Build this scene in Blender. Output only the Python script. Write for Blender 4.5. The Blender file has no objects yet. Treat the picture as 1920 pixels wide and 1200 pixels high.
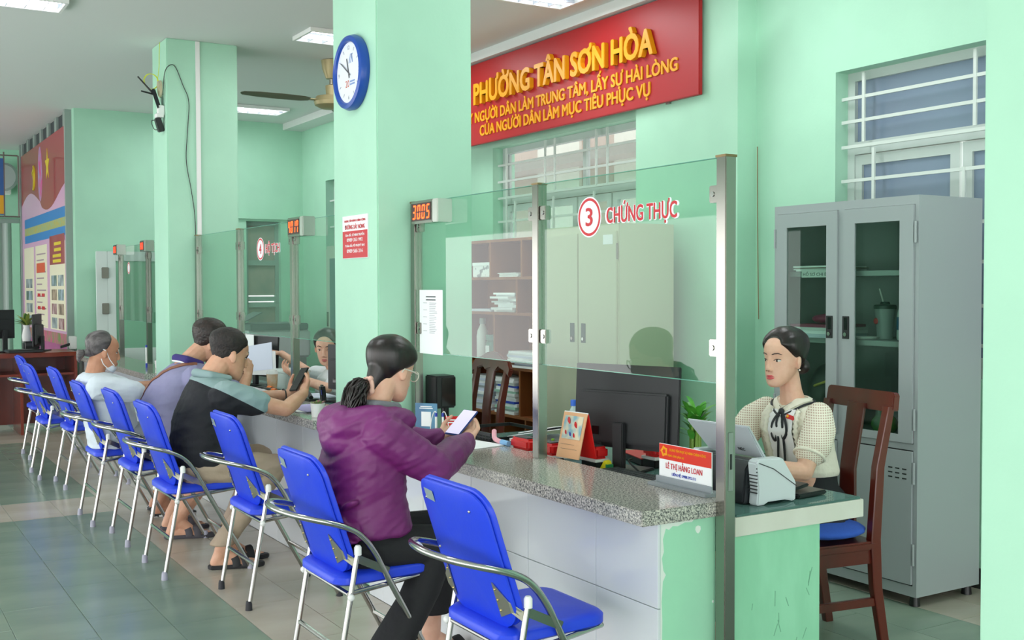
import bpy, bmesh, math, random
from mathutils import Vector, Matrix, Euler
from mathutils.bvhtree import BVHTree
random.seed(7)
S = bpy.context.scene
COL = S.collection
PI = math.pi
# ------------------------------------------------------------------ camera
yaw, pit, roll, FPX = .548655, .0298367, -.00313497, 2061.77
fw = Vector((math.sin(yaw)*math.cos(pit), math.cos(yaw)*math.cos(pit), -math.sin(pit)))
r0 = Vector((math.cos(yaw), -math.sin(yaw), 0)); u0 = r0.cross(fw)
rt = r0*math.cos(roll)+u0*math.sin(roll); up = u0*math.cos(roll)-r0*math.sin(roll)
cam_d = bpy.data.cameras.new('camera'); cam = bpy.data.objects.new('camera', cam_d); COL.objects.link(cam)
cam_d.sensor_width = 36; cam_d.lens = FPX/1920*36; cam_d.clip_start = .05
M = Matrix((rt, up, -fw)).transposed().to_4x4(); M.translation = (0, 0, 1.5)
cam.matrix_world = M
S.camera = cam
# ------------------------------------------------------------------ world and exposure
W = bpy.data.worlds.new('daylight'); S.world = W; W.use_nodes = True
bg = W.node_tree.nodes['Background']; bg.inputs[0].default_value = (.98, .985, .98, 1); bg.inputs[1].default_value = 2.15
S.view_settings.view_transform = 'Standard'; S.view_settings.look = 'None'
S.view_settings.exposure = .98; S.view_settings.gamma = 1; S.view_settings.use_curve_mapping = False

# ------------------------------------------------------------------ materials
def lin(h):
    if isinstance(h, str):
        h = [int(h[i:i+2], 16)/255 for i in (1, 3, 5)]
    return tuple((c/12.92 if c <= .04045 else ((c+.055)/1.055)**2.4) for c in h)+(1,)
MATS = {}
def mat(name, col, rough=.5, metal=0, col2=None, scale=8, bump=0, bscale=30, stretch=None, emit=None, estr=0, spec=.5, coat=0, detail=3, lo=.35, hi=.65, sss=0):
    if name in MATS: return MATS[name]
    m = bpy.data.materials.new(name); m.use_nodes = True; MATS[name] = m
    nt = m.node_tree; N = nt.nodes; L = nt.links; b = N['Principled BSDF']
    b.inputs['Base Color'].default_value = lin(col); b.inputs['Roughness'].default_value = rough; b.inputs['Metallic'].default_value = metal
    b.inputs['Specular IOR Level'].default_value = spec; b.inputs['Coat Weight'].default_value = coat
    if sss:
        b.inputs['Subsurface Weight'].default_value = sss; b.inputs['Subsurface Radius'].default_value = (.012, .005, .003)
        b.inputs['Subsurface Scale'].default_value = 1
    vec = None
    if col2 or bump:
        tc = N.new('ShaderNodeTexCoord'); vec = tc.outputs['Object']
        if stretch:
            mp = N.new('ShaderNodeMapping'); mp.inputs['Scale'].default_value = stretch; L.new(vec, mp.inputs['Vector']); vec = mp.outputs['Vector']
    if col2:
        n = N.new('ShaderNodeTexNoise'); n.inputs['Scale'].default_value = scale; n.inputs['Detail'].default_value = detail; L.new(vec, n.inputs['Vector'])
        r = N.new('ShaderNodeValToRGB'); r.color_ramp.elements[0].position = lo; r.color_ramp.elements[1].position = hi
        r.color_ramp.elements[0].color = lin(col); r.color_ramp.elements[1].color = lin(col2)
        L.new(n.outputs['Fac'], r.inputs['Fac']); L.new(r.outputs['Color'], b.inputs['Base Color'])
    if bump:
        n = N.new('ShaderNodeTexNoise'); n.inputs['Scale'].default_value = bscale; n.inputs['Detail'].default_value = 3; L.new(vec, n.inputs['Vector'])
        bp = N.new('ShaderNodeBump'); bp.inputs['Strength'].default_value = bump; bp.inputs['Distance'].default_value = .02
        L.new(n.outputs['Fac'], bp.inputs['Height']); L.new(bp.outputs['Normal'], b.inputs['Normal'])
    if emit:
        b.inputs['Emission Color'].default_value = lin(emit); b.inputs['Emission Strength'].default_value = estr
    return m
def glassmat(name, tint, refl=1.45, alpha_mix=0, body='#bfe0d4'):
    if name in MATS: return MATS[name]
    m = bpy.data.materials.new(name); m.use_nodes = True; MATS[name] = m
    nt = m.node_tree; N = nt.nodes; L = nt.links; N.remove(N['Principled BSDF']); out = N['Material Output']
    t = N.new('ShaderNodeBsdfTransparent'); t.inputs[0].default_value = lin(tint)
    g = N.new('ShaderNodeBsdfGlossy'); g.inputs['Roughness'].default_value = .02
    f = N.new('ShaderNodeFresnel'); f.inputs[0].default_value = refl
    ge = N.new('ShaderNodeNewGeometry'); ib = N.new('ShaderNodeMath'); ib.operation = 'SUBTRACT'; ib.inputs[0].default_value = 1; L.new(ge.outputs['Backfacing'], ib.inputs[1])
    fm = N.new('ShaderNodeMath'); fm.operation = 'MULTIPLY'; L.new(f.outputs[0], fm.inputs[0]); L.new(ib.outputs[0], fm.inputs[1])
    mx = N.new('ShaderNodeMixShader'); L.new(fm.outputs[0], mx.inputs[0]); L.new(t.outputs[0], mx.inputs[1]); L.new(g.outputs[0], mx.inputs[2])
    o = mx.outputs[0]
    if alpha_mix:
        d = N.new('ShaderNodeBsdfDiffuse'); d.inputs[0].default_value = lin(body)
        m2 = N.new('ShaderNodeMixShader'); m2.inputs[0].default_value = alpha_mix; L.new(o, m2.inputs[1]); L.new(d.outputs[0], m2.inputs[2]); o = m2.outputs[0]
    L.new(o, out.inputs[0])
    return m
def granite():
    m = bpy.data.materials.new('granite'); m.use_nodes = True
    nt = m.node_tree; N = nt.nodes; L = nt.links; b = N['Principled BSDF']; b.inputs['Roughness'].default_value = .12
    tc = N.new('ShaderNodeTexCoord')
    def noise(s, d):
        n = N.new('ShaderNodeTexNoise'); n.inputs['Scale'].default_value = s; n.inputs['Detail'].default_value = d; L.new(tc.outputs['Object'], n.inputs['Vector']); return n
    a = noise(150, 2); r = N.new('ShaderNodeValToRGB'); e = r.color_ramp.elements
    e[0].position = .36; e[0].color = lin('#6b6b6d'); e[1].position = .62; e[1].color = lin('#d3cec4')
    x = e.new(.44); x.color = lin('#98968f'); x = e.new(.53); x.color = lin('#b0aca6')
    L.new(a.outputs['Fac'], r.inputs['Fac'])
    c = noise(300, 1); r2 = N.new('ShaderNodeValToRGB'); r2.color_ramp.elements[0].position = .34; r2.color_ramp.elements[1].position = .42
    r2.color_ramp.elements[0].color = lin('#5a5b5e'); r2.color_ramp.elements[1].color = (1, 1, 1, 1); L.new(c.outputs['Fac'], r2.inputs['Fac'])
    mx = N.new('ShaderNodeMixRGB'); mx.blend_type = 'MULTIPLY'; mx.inputs[0].default_value = .8
    L.new(r.outputs[0], mx.inputs[1]); L.new(r2.outputs[0], mx.inputs[2]); L.new(mx.outputs[0], b.inputs['Base Color'])
    return m
def split_mat(name, ca, cb, n, c, rough=.8, bump=.25, bscale=14):
    """garment of two colours: cb where n.p > c in object coordinates"""
    m = mat(name, ca, rough, bump=bump, bscale=bscale); nt = m.node_tree; N = nt.nodes; L = nt.links
    tc = N.new('ShaderNodeTexCoord'); d = N.new('ShaderNodeVectorMath'); d.operation = 'DOT_PRODUCT'; d.inputs[1].default_value = n
    L.new(tc.outputs['Object'], d.inputs[0])
    g = N.new('ShaderNodeMath'); g.operation = 'GREATER_THAN'; g.inputs[1].default_value = c; L.new(d.outputs['Value'], g.inputs[0])
    mx = N.new('ShaderNodeMixRGB'); mx.inputs[1].default_value = lin(ca); mx.inputs[2].default_value = lin(cb); L.new(g.outputs[0], mx.inputs[0])
    L.new(mx.outputs[0], N['Principled BSDF'].inputs['Base Color'])
    return m
def lattice_mat():
    m = bpy.data.materials.new('lattice_gauze'); m.use_nodes = True; nt = m.node_tree; N = nt.nodes; L = nt.links
    b = N['Principled BSDF']; b.inputs['Base Color'].default_value = lin('#efe9da'); b.inputs['Roughness'].default_value = .8
    tc = N.new('ShaderNodeTexCoord'); sp = N.new('ShaderNodeSeparateXYZ'); L.new(tc.outputs['Object'], sp.inputs[0])
    def stripes(sock, k):
        a = N.new('ShaderNodeMath'); a.operation = 'MULTIPLY'; a.inputs[1].default_value = k; L.new(sock, a.inputs[0])
        f = N.new('ShaderNodeMath'); f.operation = 'FRACT'; L.new(a.outputs[0], f.inputs[0])
        g = N.new('ShaderNodeMath'); g.operation = 'LESS_THAN'; g.inputs[1].default_value = .42; L.new(f.outputs[0], g.inputs[0]); return g.outputs[0]
    s = N.new('ShaderNodeMath'); s.operation = 'SUBTRACT'; L.new(sp.outputs[0], s.inputs[0]); L.new(sp.outputs[1], s.inputs[1])
    mx = N.new('ShaderNodeMath'); mx.operation = 'MAXIMUM'; L.new(stripes(sp.outputs[2], 105), mx.inputs[0]); L.new(stripes(s.outputs[0], 75), mx.inputs[1])
    mr = N.new('ShaderNodeMapRange'); mr.inputs[3].default_value = .72; L.new(mx.outputs[0], mr.inputs[0]); L.new(mr.outputs[0], b.inputs['Alpha'])
    cm = N.new('ShaderNodeMixRGB'); cm.inputs[1].default_value = lin('#e2c4b0'); cm.inputs[2].default_value = lin('#efe9da'); L.new(mx.outputs[0], cm.inputs[0]); L.new(cm.outputs[0], b.inputs['Base Color'])
    return m

G_WALL = mat('green_paint', '#abdac0', .55, col2='#a6d4bb', scale=2.5, bump=.03, bscale=60)
G_COUNTER = mat('green_paint_counter', '#a4dfbd', .5, col2='#a1d9ba', scale=5, bump=.04)
WHITE_P = mat('ceiling_paint', '#dcdfdd', .8)
STEEL = mat('steel', '#9c9a94', .2, 1)
CHROME = mat('chrome', '#b3b2af', .16, 1)
BLUE = mat('blue_vinyl', '#1b3fd8', .42, bump=.03, bscale=90)
WHITEPL = mat('white_plastic', '#e8e8e6', .4)
BLACKPL = mat('black_plastic', '#1d1e20', .35)
BLACKGL = mat('black_gloss', '#111315', .08)
DKGREY = mat('dark_grey', '#3a3c3f', .5)
GLASS = glassmat('partition_glass', '#eef8f3', 1.5)
GEDGE = mat('glass_edge', '#5f9f8d', .15)
PAPER = mat('paper', '#f0f1f3', .7)
PAPER2 = mat('paper_grey', '#d9dadc', .7)
PAPERB = mat('paper_blueish', '#cfd4e6', .7)
RED = mat('red_plastic', '#d3191a', .35)
REDPRINT = mat('red_print', '#c81f2b', .5)
REDSIGN = mat('red_banner', '#aa1119', .45)
YELLOW = mat('yellow_letter', '#eda30f', .4)
BLUEPR = mat('blue_print', '#2b3fb0', .5)
DARKTXT = mat('dark_print', '#55565c', .7)
WOOD_D = mat('dark_wood', '#4c1a12', .28, col2='#641f14', scale=6, stretch=(1, 1, .15), detail=6, coat=.3)
WOOD_S = mat('shelf_wood', '#7c4420', .5, col2='#9a5a2c', scale=5, stretch=(1, 1, .12), detail=6)
WOOD_R = mat('red_wood', '#5e1d14', .3, col2='#82301d', scale=4, stretch=(1, 1, .2), detail=6, coat=.3)
CREAM = mat('cream_metal', '#c2c6ad', .45)
GREYM = mat('grey_metal', '#9fa6a8', .42)
LED = mat('led_red', '#ff3a10', .5, emit='#ff4812', estr=2.6)
LEDBACK = mat('led_back', '#3a0a08', .3)
TUBE = mat('lamp_tube', '#ffffff', .5, emit='#f4f8ff', estr=5)
LOUVRE = mat('lamp_louvre', '#d5dbe2', .2, .7)
FRAME_W = mat('window_paint', '#b9c4bf', .5)
PANE_BLUE = mat('frosted_pane', '#76869a', .25, col2='#8091a3', scale=1.5)
PANE_CL = glassmat('window_glass', '#eceef0', 1.45, .15, '#b8b4b4')
SKINS = {}
def skin(k, c, c2):
    return mat('skin_'+k, c, .5, col2=c2, scale=22, sss=.15)

# ------------------------------------------------------------------ mesh helpers
class MB:
    def __init__(s): s.v = []; s.f = []; s.m = []
    def add(s, vs, fs, mi=0):
        o = len(s.v); s.v += [tuple(v) for v in vs]; s.f += [tuple(i+o for i in f) for f in fs]; s.m += [mi]*len(fs); return s
    def box(s, x0, x1, y0, y1, z0, z1, mi=0):
        return s.add([(x, y, z) for x in (x0, x1) for y in (y0, y1) for z in (z0, z1)],
                     [(0, 1, 3, 2), (4, 6, 7, 5), (0, 4, 5, 1), (2, 3, 7, 6), (0, 2, 6, 4), (1, 5, 7, 3)], mi)
    def obox(s, c, U, V, Nn, su, sv, sn, mi=0):
        c = Vector(c); U = Vector(U).normalized()*su/2; V = Vector(V).normalized()*sv/2; Nn = Vector(Nn).normalized()*sn/2
        return s.add([c+U*a+V*b+Nn*d for a in (-1, 1) for b in (-1, 1) for d in (-1, 1)],
                     [(0, 1, 3, 2), (4, 6, 7, 5), (0, 4, 5, 1), (2, 3, 7, 6), (0, 2, 6, 4), (1, 5, 7, 3)], mi)
    def rings(s, rs, cap=True, mi=0, close=False):
        n = len(rs[0]); vs = [p for r in rs for p in r]; fs = []
        k = len(rs)
        for i in range(k if close else k-1):
            a = i*n; b = ((i+1) % k)*n
            for j in range(n):
                fs.append((a+j, a+(j+1) % n, b+(j+1) % n, b+j))
        if cap and not close: fs += [tuple(range(n-1, -1, -1)), tuple((k-1)*n+j for j in range(n))]
        return s.add(vs, fs, mi)
    def cyl(s, p0, p1, r0, r1=None, n=16, mi=0):
        p0 = Vector(p0); p1 = Vector(p1); r1 = r0 if r1 is None else r1
        d = (p1-p0).normalized(); a = d.orthogonal().normalized(); b = d.cross(a)
        return s.rings([[p+(a*math.cos(t)+b*math.sin(t))*r for t in [2*PI*j/n for j in range(n)]] for p, r in ((p0, r0), (p1, r1))], mi=mi)
    def tube(s, pts, r, n=10, smooth=0, close=False, mi=0, flat=None):
        pts = [Vector(p) for p in pts]
        if smooth: pts = catmull(pts, smooth, close)
        rs = []; prev = None; k = len(pts)
        for i, p in enumerate(pts):
            if close: d = pts[(i+1) % k]-pts[i-1]
            else: d = pts[min(i+1, k-1)]-pts[max(i-1, 0)]
            d.normalize()
            if prev is None: a = d.orthogonal().normalized() if flat is None else (Vector(flat)-d*d.dot(Vector(flat))).normalized()
            else: a = (prev-d*d.dot(prev)).normalized()
            prev = a; b = d.cross(a); rr = r[i] if isinstance(r, list) else r
            ra, rb = rr if isinstance(rr, tuple) else (rr, rr)
            rs.append([p+a*math.cos(t)*ra+b*math.sin(t)*rb for t in [2*PI*j/n for j in range(n)]])
        return s.rings(rs, mi=mi, close=close)
    def lathe(s, prof, c=(0, 0, 0), n=20, mi=0, ax=None):
        c = Vector(c); ax = Vector(ax or (0, 0, 1)).normalized(); a = ax.orthogonal().normalized(); b = ax.cross(a)
        return s.rings([[c+ax*z+(a*math.cos(t)+b*math.sin(t))*r for t in [2*PI*j/n for j in range(n)]] for r, z in prof], mi=mi)
    def ell(s, c, r, rot=None, nu=18, nv=11, mi=0):
        c = Vector(c); rot = rot or Matrix.Identity(3); vs = []; fs = []
        vs.append(c+rot@Vector((0, 0, r[2])))
        for i in range(1, nv):
            t = PI*i/nv
            for j in range(nu):
                q = 2*PI*j/nu; vs.append(c+rot@Vector((r[0]*math.sin(t)*math.cos(q), r[1]*math.sin(t)*math.sin(q), r[2]*math.cos(t))))
        vs.append(c-rot@Vector((0, 0, r[2]))); e = len(vs)-1
        for j in range(nu):
            fs.append((0, 1+j, 1+(j+1) % nu)); fs.append((e, 1+(nv-2)*nu+(j+1) % nu, 1+(nv-2)*nu+j))
            for i in range(nv-2):
                a = 1+i*nu; b = a+nu; fs.append((a+j, b+j, b+(j+1) % nu, a+(j+1) % nu))
        return s.add(vs, fs, mi)
    def cap(s, p0, r0, p1, r1, n=14):
        """tapered capsule"""
        p0 = Vector(p0); p1 = Vector(p1); d = p1-p0; l = d.length
        if l < 1e-6: return s.ell(p0, (r0,)*3)
        d /= l; a = d.orthogonal().normalized(); b = d.cross(a); rs = []
        for t in (-80, -50, -25, 0): rs.append((p0+d*r0*math.sin(math.radians(t)), r0*math.cos(math.radians(t))))
        for t in (0, 25, 50, 80): rs.append((p1+d*r1*math.sin(math.radians(t)), r1*math.cos(math.radians(t))))
        return s.rings([[p+(a*math.cos(q)+b*math.sin(q))*r for q in [2*PI*j/n for j in range(n)]] for p, r in rs])
    def chain(s, ps):
        for (p, r), (q, r2) in zip(ps, ps[1:]): s.cap(p, r, q, r2)
        return s
    def prism(s, poly, o, U, V, d, mi=0):
        o = Vector(o); U = Vector(U); V = Vector(V); d = Vector(d)
        return s.rings([[o+U*x+V*y for x, y in poly], [o+U*x+V*y+d for x, y in poly]], mi=mi)
    def loft(s, rs, n=28, e=2.4):
        """rings: (centre, U, ru, V, rv) superellipses"""
        out = []
        for c, U, ru, V, rv in rs:
            c = Vector(c); U = Vector(U); V = Vector(V); ring = []
            for j in range(n):
                t = 2*PI*j/n; x = math.cos(t); y = math.sin(t)
                ring.append(c+U*ru*math.copysign(abs(x)**(2/e), x)+V*rv*math.copysign(abs(y)**(2/e), y))
            out.append(ring)
        return s.rings(out)
    def build(s, name, m=None, parent=None, smooth=None, bevel=0, seg=2, world=True):
        me = bpy.data.meshes.new(name); me.from_pydata(s.v, [], s.f); me.validate()
        bm = bmesh.new(); bm.from_mesh(me)
        bmesh.ops.recalc_face_normals(bm, faces=bm.faces)
        if bevel:
            bmesh.ops.bevel(bm, geom=[e for e in bm.edges if len(e.link_faces) == 2 and e.calc_face_angle(0) > .6], offset=bevel, segments=seg, affect='EDGES', clamp_overlap=True)
        bm.to_mesh(me); bm.free()
        for mm in (m if isinstance(m, (list, tuple)) else [m]):
            if mm: me.materials.append(mm)
        return finish(name, me, parent, smooth, 35 if smooth is None else smooth)
def finish(name, me, parent, smooth=True, ang=35):
    if smooth is not False:
        me.polygons.foreach_set('use_smooth', [True]*len(me.polygons))
        if smooth is not True: me.set_sharp_from_angle(angle=math.radians(ang if ang is not True else 35))
    o = bpy.data.objects.new(name, me); COL.objects.link(o)
    if parent is not None:
        o.parent = parent
        root = parent
        while root.parent: root = root.parent
        if parent is root: o.matrix_parent_inverse = Matrix.Translation(-root.location)
    return o
def catmull(P, k, close=False):
    out = []; n = len(P)
    for i in range(n if close else n-1):
        a, b, c, d = ((P[i-1], P[i], P[(i+1) % n], P[(i+2) % n]) if close else (P[max(i-1, 0)], P[i], P[i+1], P[min(i+2, n-1)]))
        for j in range(k):
            t = j/k; out.append(.5*((2*b)+(c-a)*t+(2*a-5*b+4*c-d)*t*t+(3*b-a-3*c+d)*t**3))
    if not close: out.append(P[-1])
    return out
def rrect(w, h, r, k=5):
    o = []
    for cx, cy, a in ((w/2-r, h/2-r, 0), (-w/2+r, h/2-r, 90), (-w/2+r, -h/2+r, 180), (w/2-r, -h/2+r, 270)):
        for j in range(k+1):
            t = math.radians(a+90*j/k); o.append((cx+r*math.cos(t), cy+r*math.sin(t)))
    return o
def tag(o, label=None, cat=None, group=None, kind=None):
    if label: o['label'] = label
    if cat: o['category'] = cat
    if group: o['group'] = group
    if kind: o['kind'] = kind
    return o
def thing(name, label, cat, loc=(0, 0, 0), group=None):
    o = bpy.data.objects.new(name, None); COL.objects.link(o); o.location = loc; o.empty_display_size = .05
    return tag(o, label, cat, group)
def struct(o, label=None): return tag(o, label, None, None, 'structure')
def copy_tree(o, parent=None):
    c = o.copy(); COL.objects.link(c); c.parent = parent
    for ch in o.children: copy_tree(ch, c)
    return c
def rm(prims_mb, voxel, it=3, fac=.5):
    """continuous skin over overlapping solids"""
    me = bpy.data.meshes.new('tmp'); me.from_pydata(prims_mb.v, [], prims_mb.f)
    bm = bmesh.new(); bm.from_mesh(me); bmesh.ops.recalc_face_normals(bm, faces=bm.faces); bm.to_mesh(me); bm.free()
    o = bpy.data.objects.new('tmp', me); COL.objects.link(o)
    r = o.modifiers.new('r', 'REMESH'); r.mode = 'VOXEL'; r.voxel_size = voxel
    if it: sm = o.modifiers.new('s', 'SMOOTH'); sm.factor = fac; sm.iterations = it
    dg = bpy.context.evaluated_depsgraph_get(); out = bpy.data.meshes.new_from_object(o.evaluated_get(dg))
    bpy.data.objects.remove(o); bpy.data.meshes.remove(me)
    return out
def blob(name, mb, m, parent, voxel=.006, it=3, fac=.5):
    me = rm(mb, voxel, it, fac); me.name = name; me.materials.clear(); me.materials.append(m)
    return finish(name, me, parent, True)
TXT = {}
def text(name, body, o, U, V, h, m, parent, w=None, ext=.001, bold=0, align='CENTER', cap=.69):
    """flat or raised lettering; o is the centre (or start) of the base line, h the capital height, w the total width"""
    tr_ = {'Ơ': 'O', 'Ờ': 'Ò', 'Ớ': 'Ó', 'Ợ': 'Ọ'}
    def glyphs(b_):
        c = bpy.data.curves.new('t', 'FONT'); c.body = b_; c.size = 1; c.extrude = .02; c.resolution_u = 3
        ob = bpy.data.objects.new('t', c); COL.objects.link(ob); bpy.context.view_layer.update()
        m_ = bpy.data.meshes.new_from_object(ob.evaluated_get(bpy.context.evaluated_depsgraph_get()))
        bpy.data.objects.remove(ob); bpy.data.curves.remove(c); return m_
    plain = ''.join(tr_.get(q, q) for q in body); me = glyphs(plain)
    if plain != body:     # the little horn of each horned O
        mb = MB(); mb.add([v.co for v in me.vertices], [tuple(p.vertices) for p in me.polygons])
        for i_, q in enumerate(body):
            if q in tr_:
                xe = max(v.co.x for v in glyphs(plain[:i_+1]).vertices)
                mb.prism([(xe-.15, .60), (xe-.05, .63), (xe+.01, .70), (xe+.02, .80), (xe-.05, .80), (xe-.06, .73), (xe-.09, .69), (xe-.17, .67)], (0, 0, -.02), (1, 0, 0), (0, 1, 0), (0, 0, .04))
        me = bpy.data.meshes.new(name); me.from_pydata(mb.v, [], mb.f)
    xs = [v.co.x for v in me.vertices]; x0, x1 = min(xs), max(xs)
    sy = h/cap; sx = w/(x1-x0) if w else sy
    U = Vector(U).normalized(); V = Vector(V).normalized(); Nn = U.cross(V); o = Vector(o)
    xc = (x0+x1)/2 if align == 'CENTER' else x0
    for v in me.vertices:
        p = v.co; v.co = o+U*(p.x-xc)*sx+V*p.y*sy+Nn*((p.z/.02+1)/2*ext)
    if bold:      # heavier strokes: the same letters laid over each other a hair apart
        vs = [v.co.copy() for v in me.vertices]; fs = [tuple(p.vertices) for p in me.polygons]; mb = MB()
        for i_, (a, b_) in enumerate(((-1, 0), (1, 0), (0, 0), (-.5, .6), (.5, -.6), (-.5, -.6), (.5, .6))):
            d = U*a*bold*min(sx, sy)+V*b_*bold*sy+Nn*i_*(.00012 if ext < .003 else .0004); mb.add([v+d for v in vs], fs)
        me = bpy.data.meshes.new(name); me.from_pydata(mb.v, [], mb.f)
    me.materials.clear(); me.materials.append(m); me.name = name
    return finish(name, me, parent, False)
XF = dict(U=(0, -1, 0), V=(0, 0, 1))     # writing on a face that looks to -X
YF = dict(U=(1, 0, 0), V=(0, 0, 1))      # writing on a face that looks to -Y
# ================================================================== the building
def tiles():
    base = MB().box(-4, 5, -3, 17.2, -.06, -.004).build('floor', mat('floor_joint', '#7d8580', .35)); struct(base, 'floor of green and cream tiles laid in strips')
    TG = mat('green_tile', '#778a7c', .2, col2='#869787', scale=1.6, stretch=(1, 2.5, 1), detail=5); TC = mat('cream_tile', '#afa598', .22, col2='#bbb2a6', scale=1.6, stretch=(1, 2.5, 1), detail=5)
    cache = {}
    def tile(x0, x1, y0, y1, m):
        k = (round(x1-x0, 3), round(y1-y0, 3), m.name)
        if k not in cache:
            me = bpy.data.meshes.new('tile'); w, h = (x1-x0)/2-.0015, (y1-y0)/2-.0015
            me.from_pydata([(a*(w-b), c*(h-b), z) for z, b in ((-.004, 0), (-.0008, 0), (0, .0008)) for a, c in ((-1, -1), (1, -1), (1, 1), (-1, 1))], [],
                           [(8, 9, 10, 11)]+[(i, (i+1) % 4, 4+(i+1) % 4, 4+i) for i in range(4)]+[(4+i, 4+(i+1) % 4, 8+(i+1) % 4, 8+i) for i in range(4)])
            me.materials.append(m); cache[k] = me
        o = bpy.data.objects.new('tile', cache[k]); COL.objects.link(o); o.parent = base; o.location = ((x0+x1)/2, (y0+y1)/2, 0)
    def run(x0, x1, ya, yb, off, m, L=.615):
        y = ya-off
        while y < yb-.01:
            a, b = max(y, ya), min(y+L, yb)
            if b-a > .03: tile(x0, x1, a, b, m)
            y += L
    for k in range(-3, 2):
        x0 = 1.549-.31*(k+4); off = .3 if k % 2 else 0
        run(x0, x0+.31, 4.0, 7.70, off, TG); run(x0, x0+.31, 7.70, 8.32, 0, TC); run(x0, x0+.31, 8.32, 11.6, off, TG); run(x0, x0+.31, 11.6, 16.2, 0, TC)
    for k in range(2): run(1.549+.31*k, 1.859+.331*k, 3.2, 13, .3*k, TC)
    for k in range(5): run(2.72+.31*k, 3.03+.31*k, 1.9, 4.2, .3*(k % 2), TG)
    for k in range(2): run(4.27+.265*k, 4.535+.265*k, 1.9, 4.2, .3*(k % 2), TC)
    rest = MB().box(-4, .0, -3, 17, -.004, -.0005).box(.0, 2.19, -3, 3.2, -.004, -.0005).box(2.5, 4.8, 4.2, 12.7, -.004, -.0005).build('tile_field', TG, base); tag(rest, kind='stuff')
tiles()
struct(MB().box(-4, 5, -3, 17.2, 3.46, 3.56).build('ceiling', WHITE_P))
struct(MB().box(4.56, 4.8, 5.0, 12.7, 3.385, 3.46).build('trim_1', WHITE_P), 'white plaster drop along the edge of the ceiling')
w = MB()
Wb = [(2.4, 4.355, 1.03, 2.70), (5.98, 8.16, .95, 2.69), (9.9, 11.96, 1.0, 2.73)]
ys = -3
for (a, b, z0, z1) in Wb:
    w.box(4.8, 5.02, ys, a, 0, 3.46); w.box(4.8, 5.02, a, b, 0, z0); w.box(4.8, 5.02, a, b, z1, 3.46); ys = b
w.box(4.8, 5.02, ys, 12.9, 0, 3.46)
struct(w.build('wall_back', G_WALL, smooth=False), 'green painted wall behind the staff desks')
struct(MB().box(4.65, 4.8, 4.985, 5.98, 0, 3.46).build('trim_2', G_WALL, smooth=False), 'green pilaster between the two barred windows')
w = MB()   # far wall with a window hole
fx0, fx1, fz0, fz1 = 4.10, 4.52, .85, 2.29
w.box(2.2, fx0, 12.7, 12.88, 0, 3.46).box(fx1, 4.8, 12.7, 12.88, 0, 3.46).box(fx0, fx1, 12.7, 12.88, 0, fz0).box(fx0, fx1, 12.7, 12.88, fz1, 3.46)
struct(w.build('wall_far', G_WALL, smooth=False), 'green wall closing off the far end of the counters')
struct(MB().box(3.95, 4.8, 12.665, 12.7, 2.315, 2.345).build('trim_5', G_WALL, smooth=False), 'narrow green ledge over the far window')
struct(MB().box(2.2, 2.36, 12.88, 17.2, 0, 3.46).build('wall_hall', G_WALL, smooth=False), 'wall carrying the pink notice board')
w = MB().box(-4, 2.36, 17, 17.2, 0, 3.46)
struct(w.build('wall_end', G_WALL, smooth=False), 'green wall at the far end of the public hall')
def column(name, x0, x1, y0, y1, label):
    return struct(MB().box(x0, x1, y0, y1, 0, 3.46).build(name, G_WALL, bevel=.006, seg=2), label)
column('wall_column_1', 2.246, 2.775, 4.93, 5.48, 'pale green column carrying the blue clock')
column('wall_column_2', 2.215, 2.78, 8.80, 9.25, 'pale green column carrying the router and white trunking')
column('wall_column_3', 2.2, 2.75, .95, 1.565, 'pale green column close to the camera')
struct(MB().box(-4.1, -4, -3, 17.2, 2.35, 3.46).build('wall_light_block_entrance', G_WALL, smooth=False), 'unseen green wall added above the open entrance front to keep light off the upper room')  # unseen lintel, added to darken the upper walls and ceiling
struct(MB().box(-4, 5, -3.1, -3, 2.35, 3.46).build('wall_light_block_near', G_WALL, smooth=False), 'unseen green wall added above the opening behind the viewer to dim the upper room')  # also unseen, added to hold the incoming light low on this side
struct(MB().box(4.785, 4.8, 2.0, 4.98, 0, .1).build('baseboard_back', mat('black_skirting', '#2c2d2c', .4), smooth=False))

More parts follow.
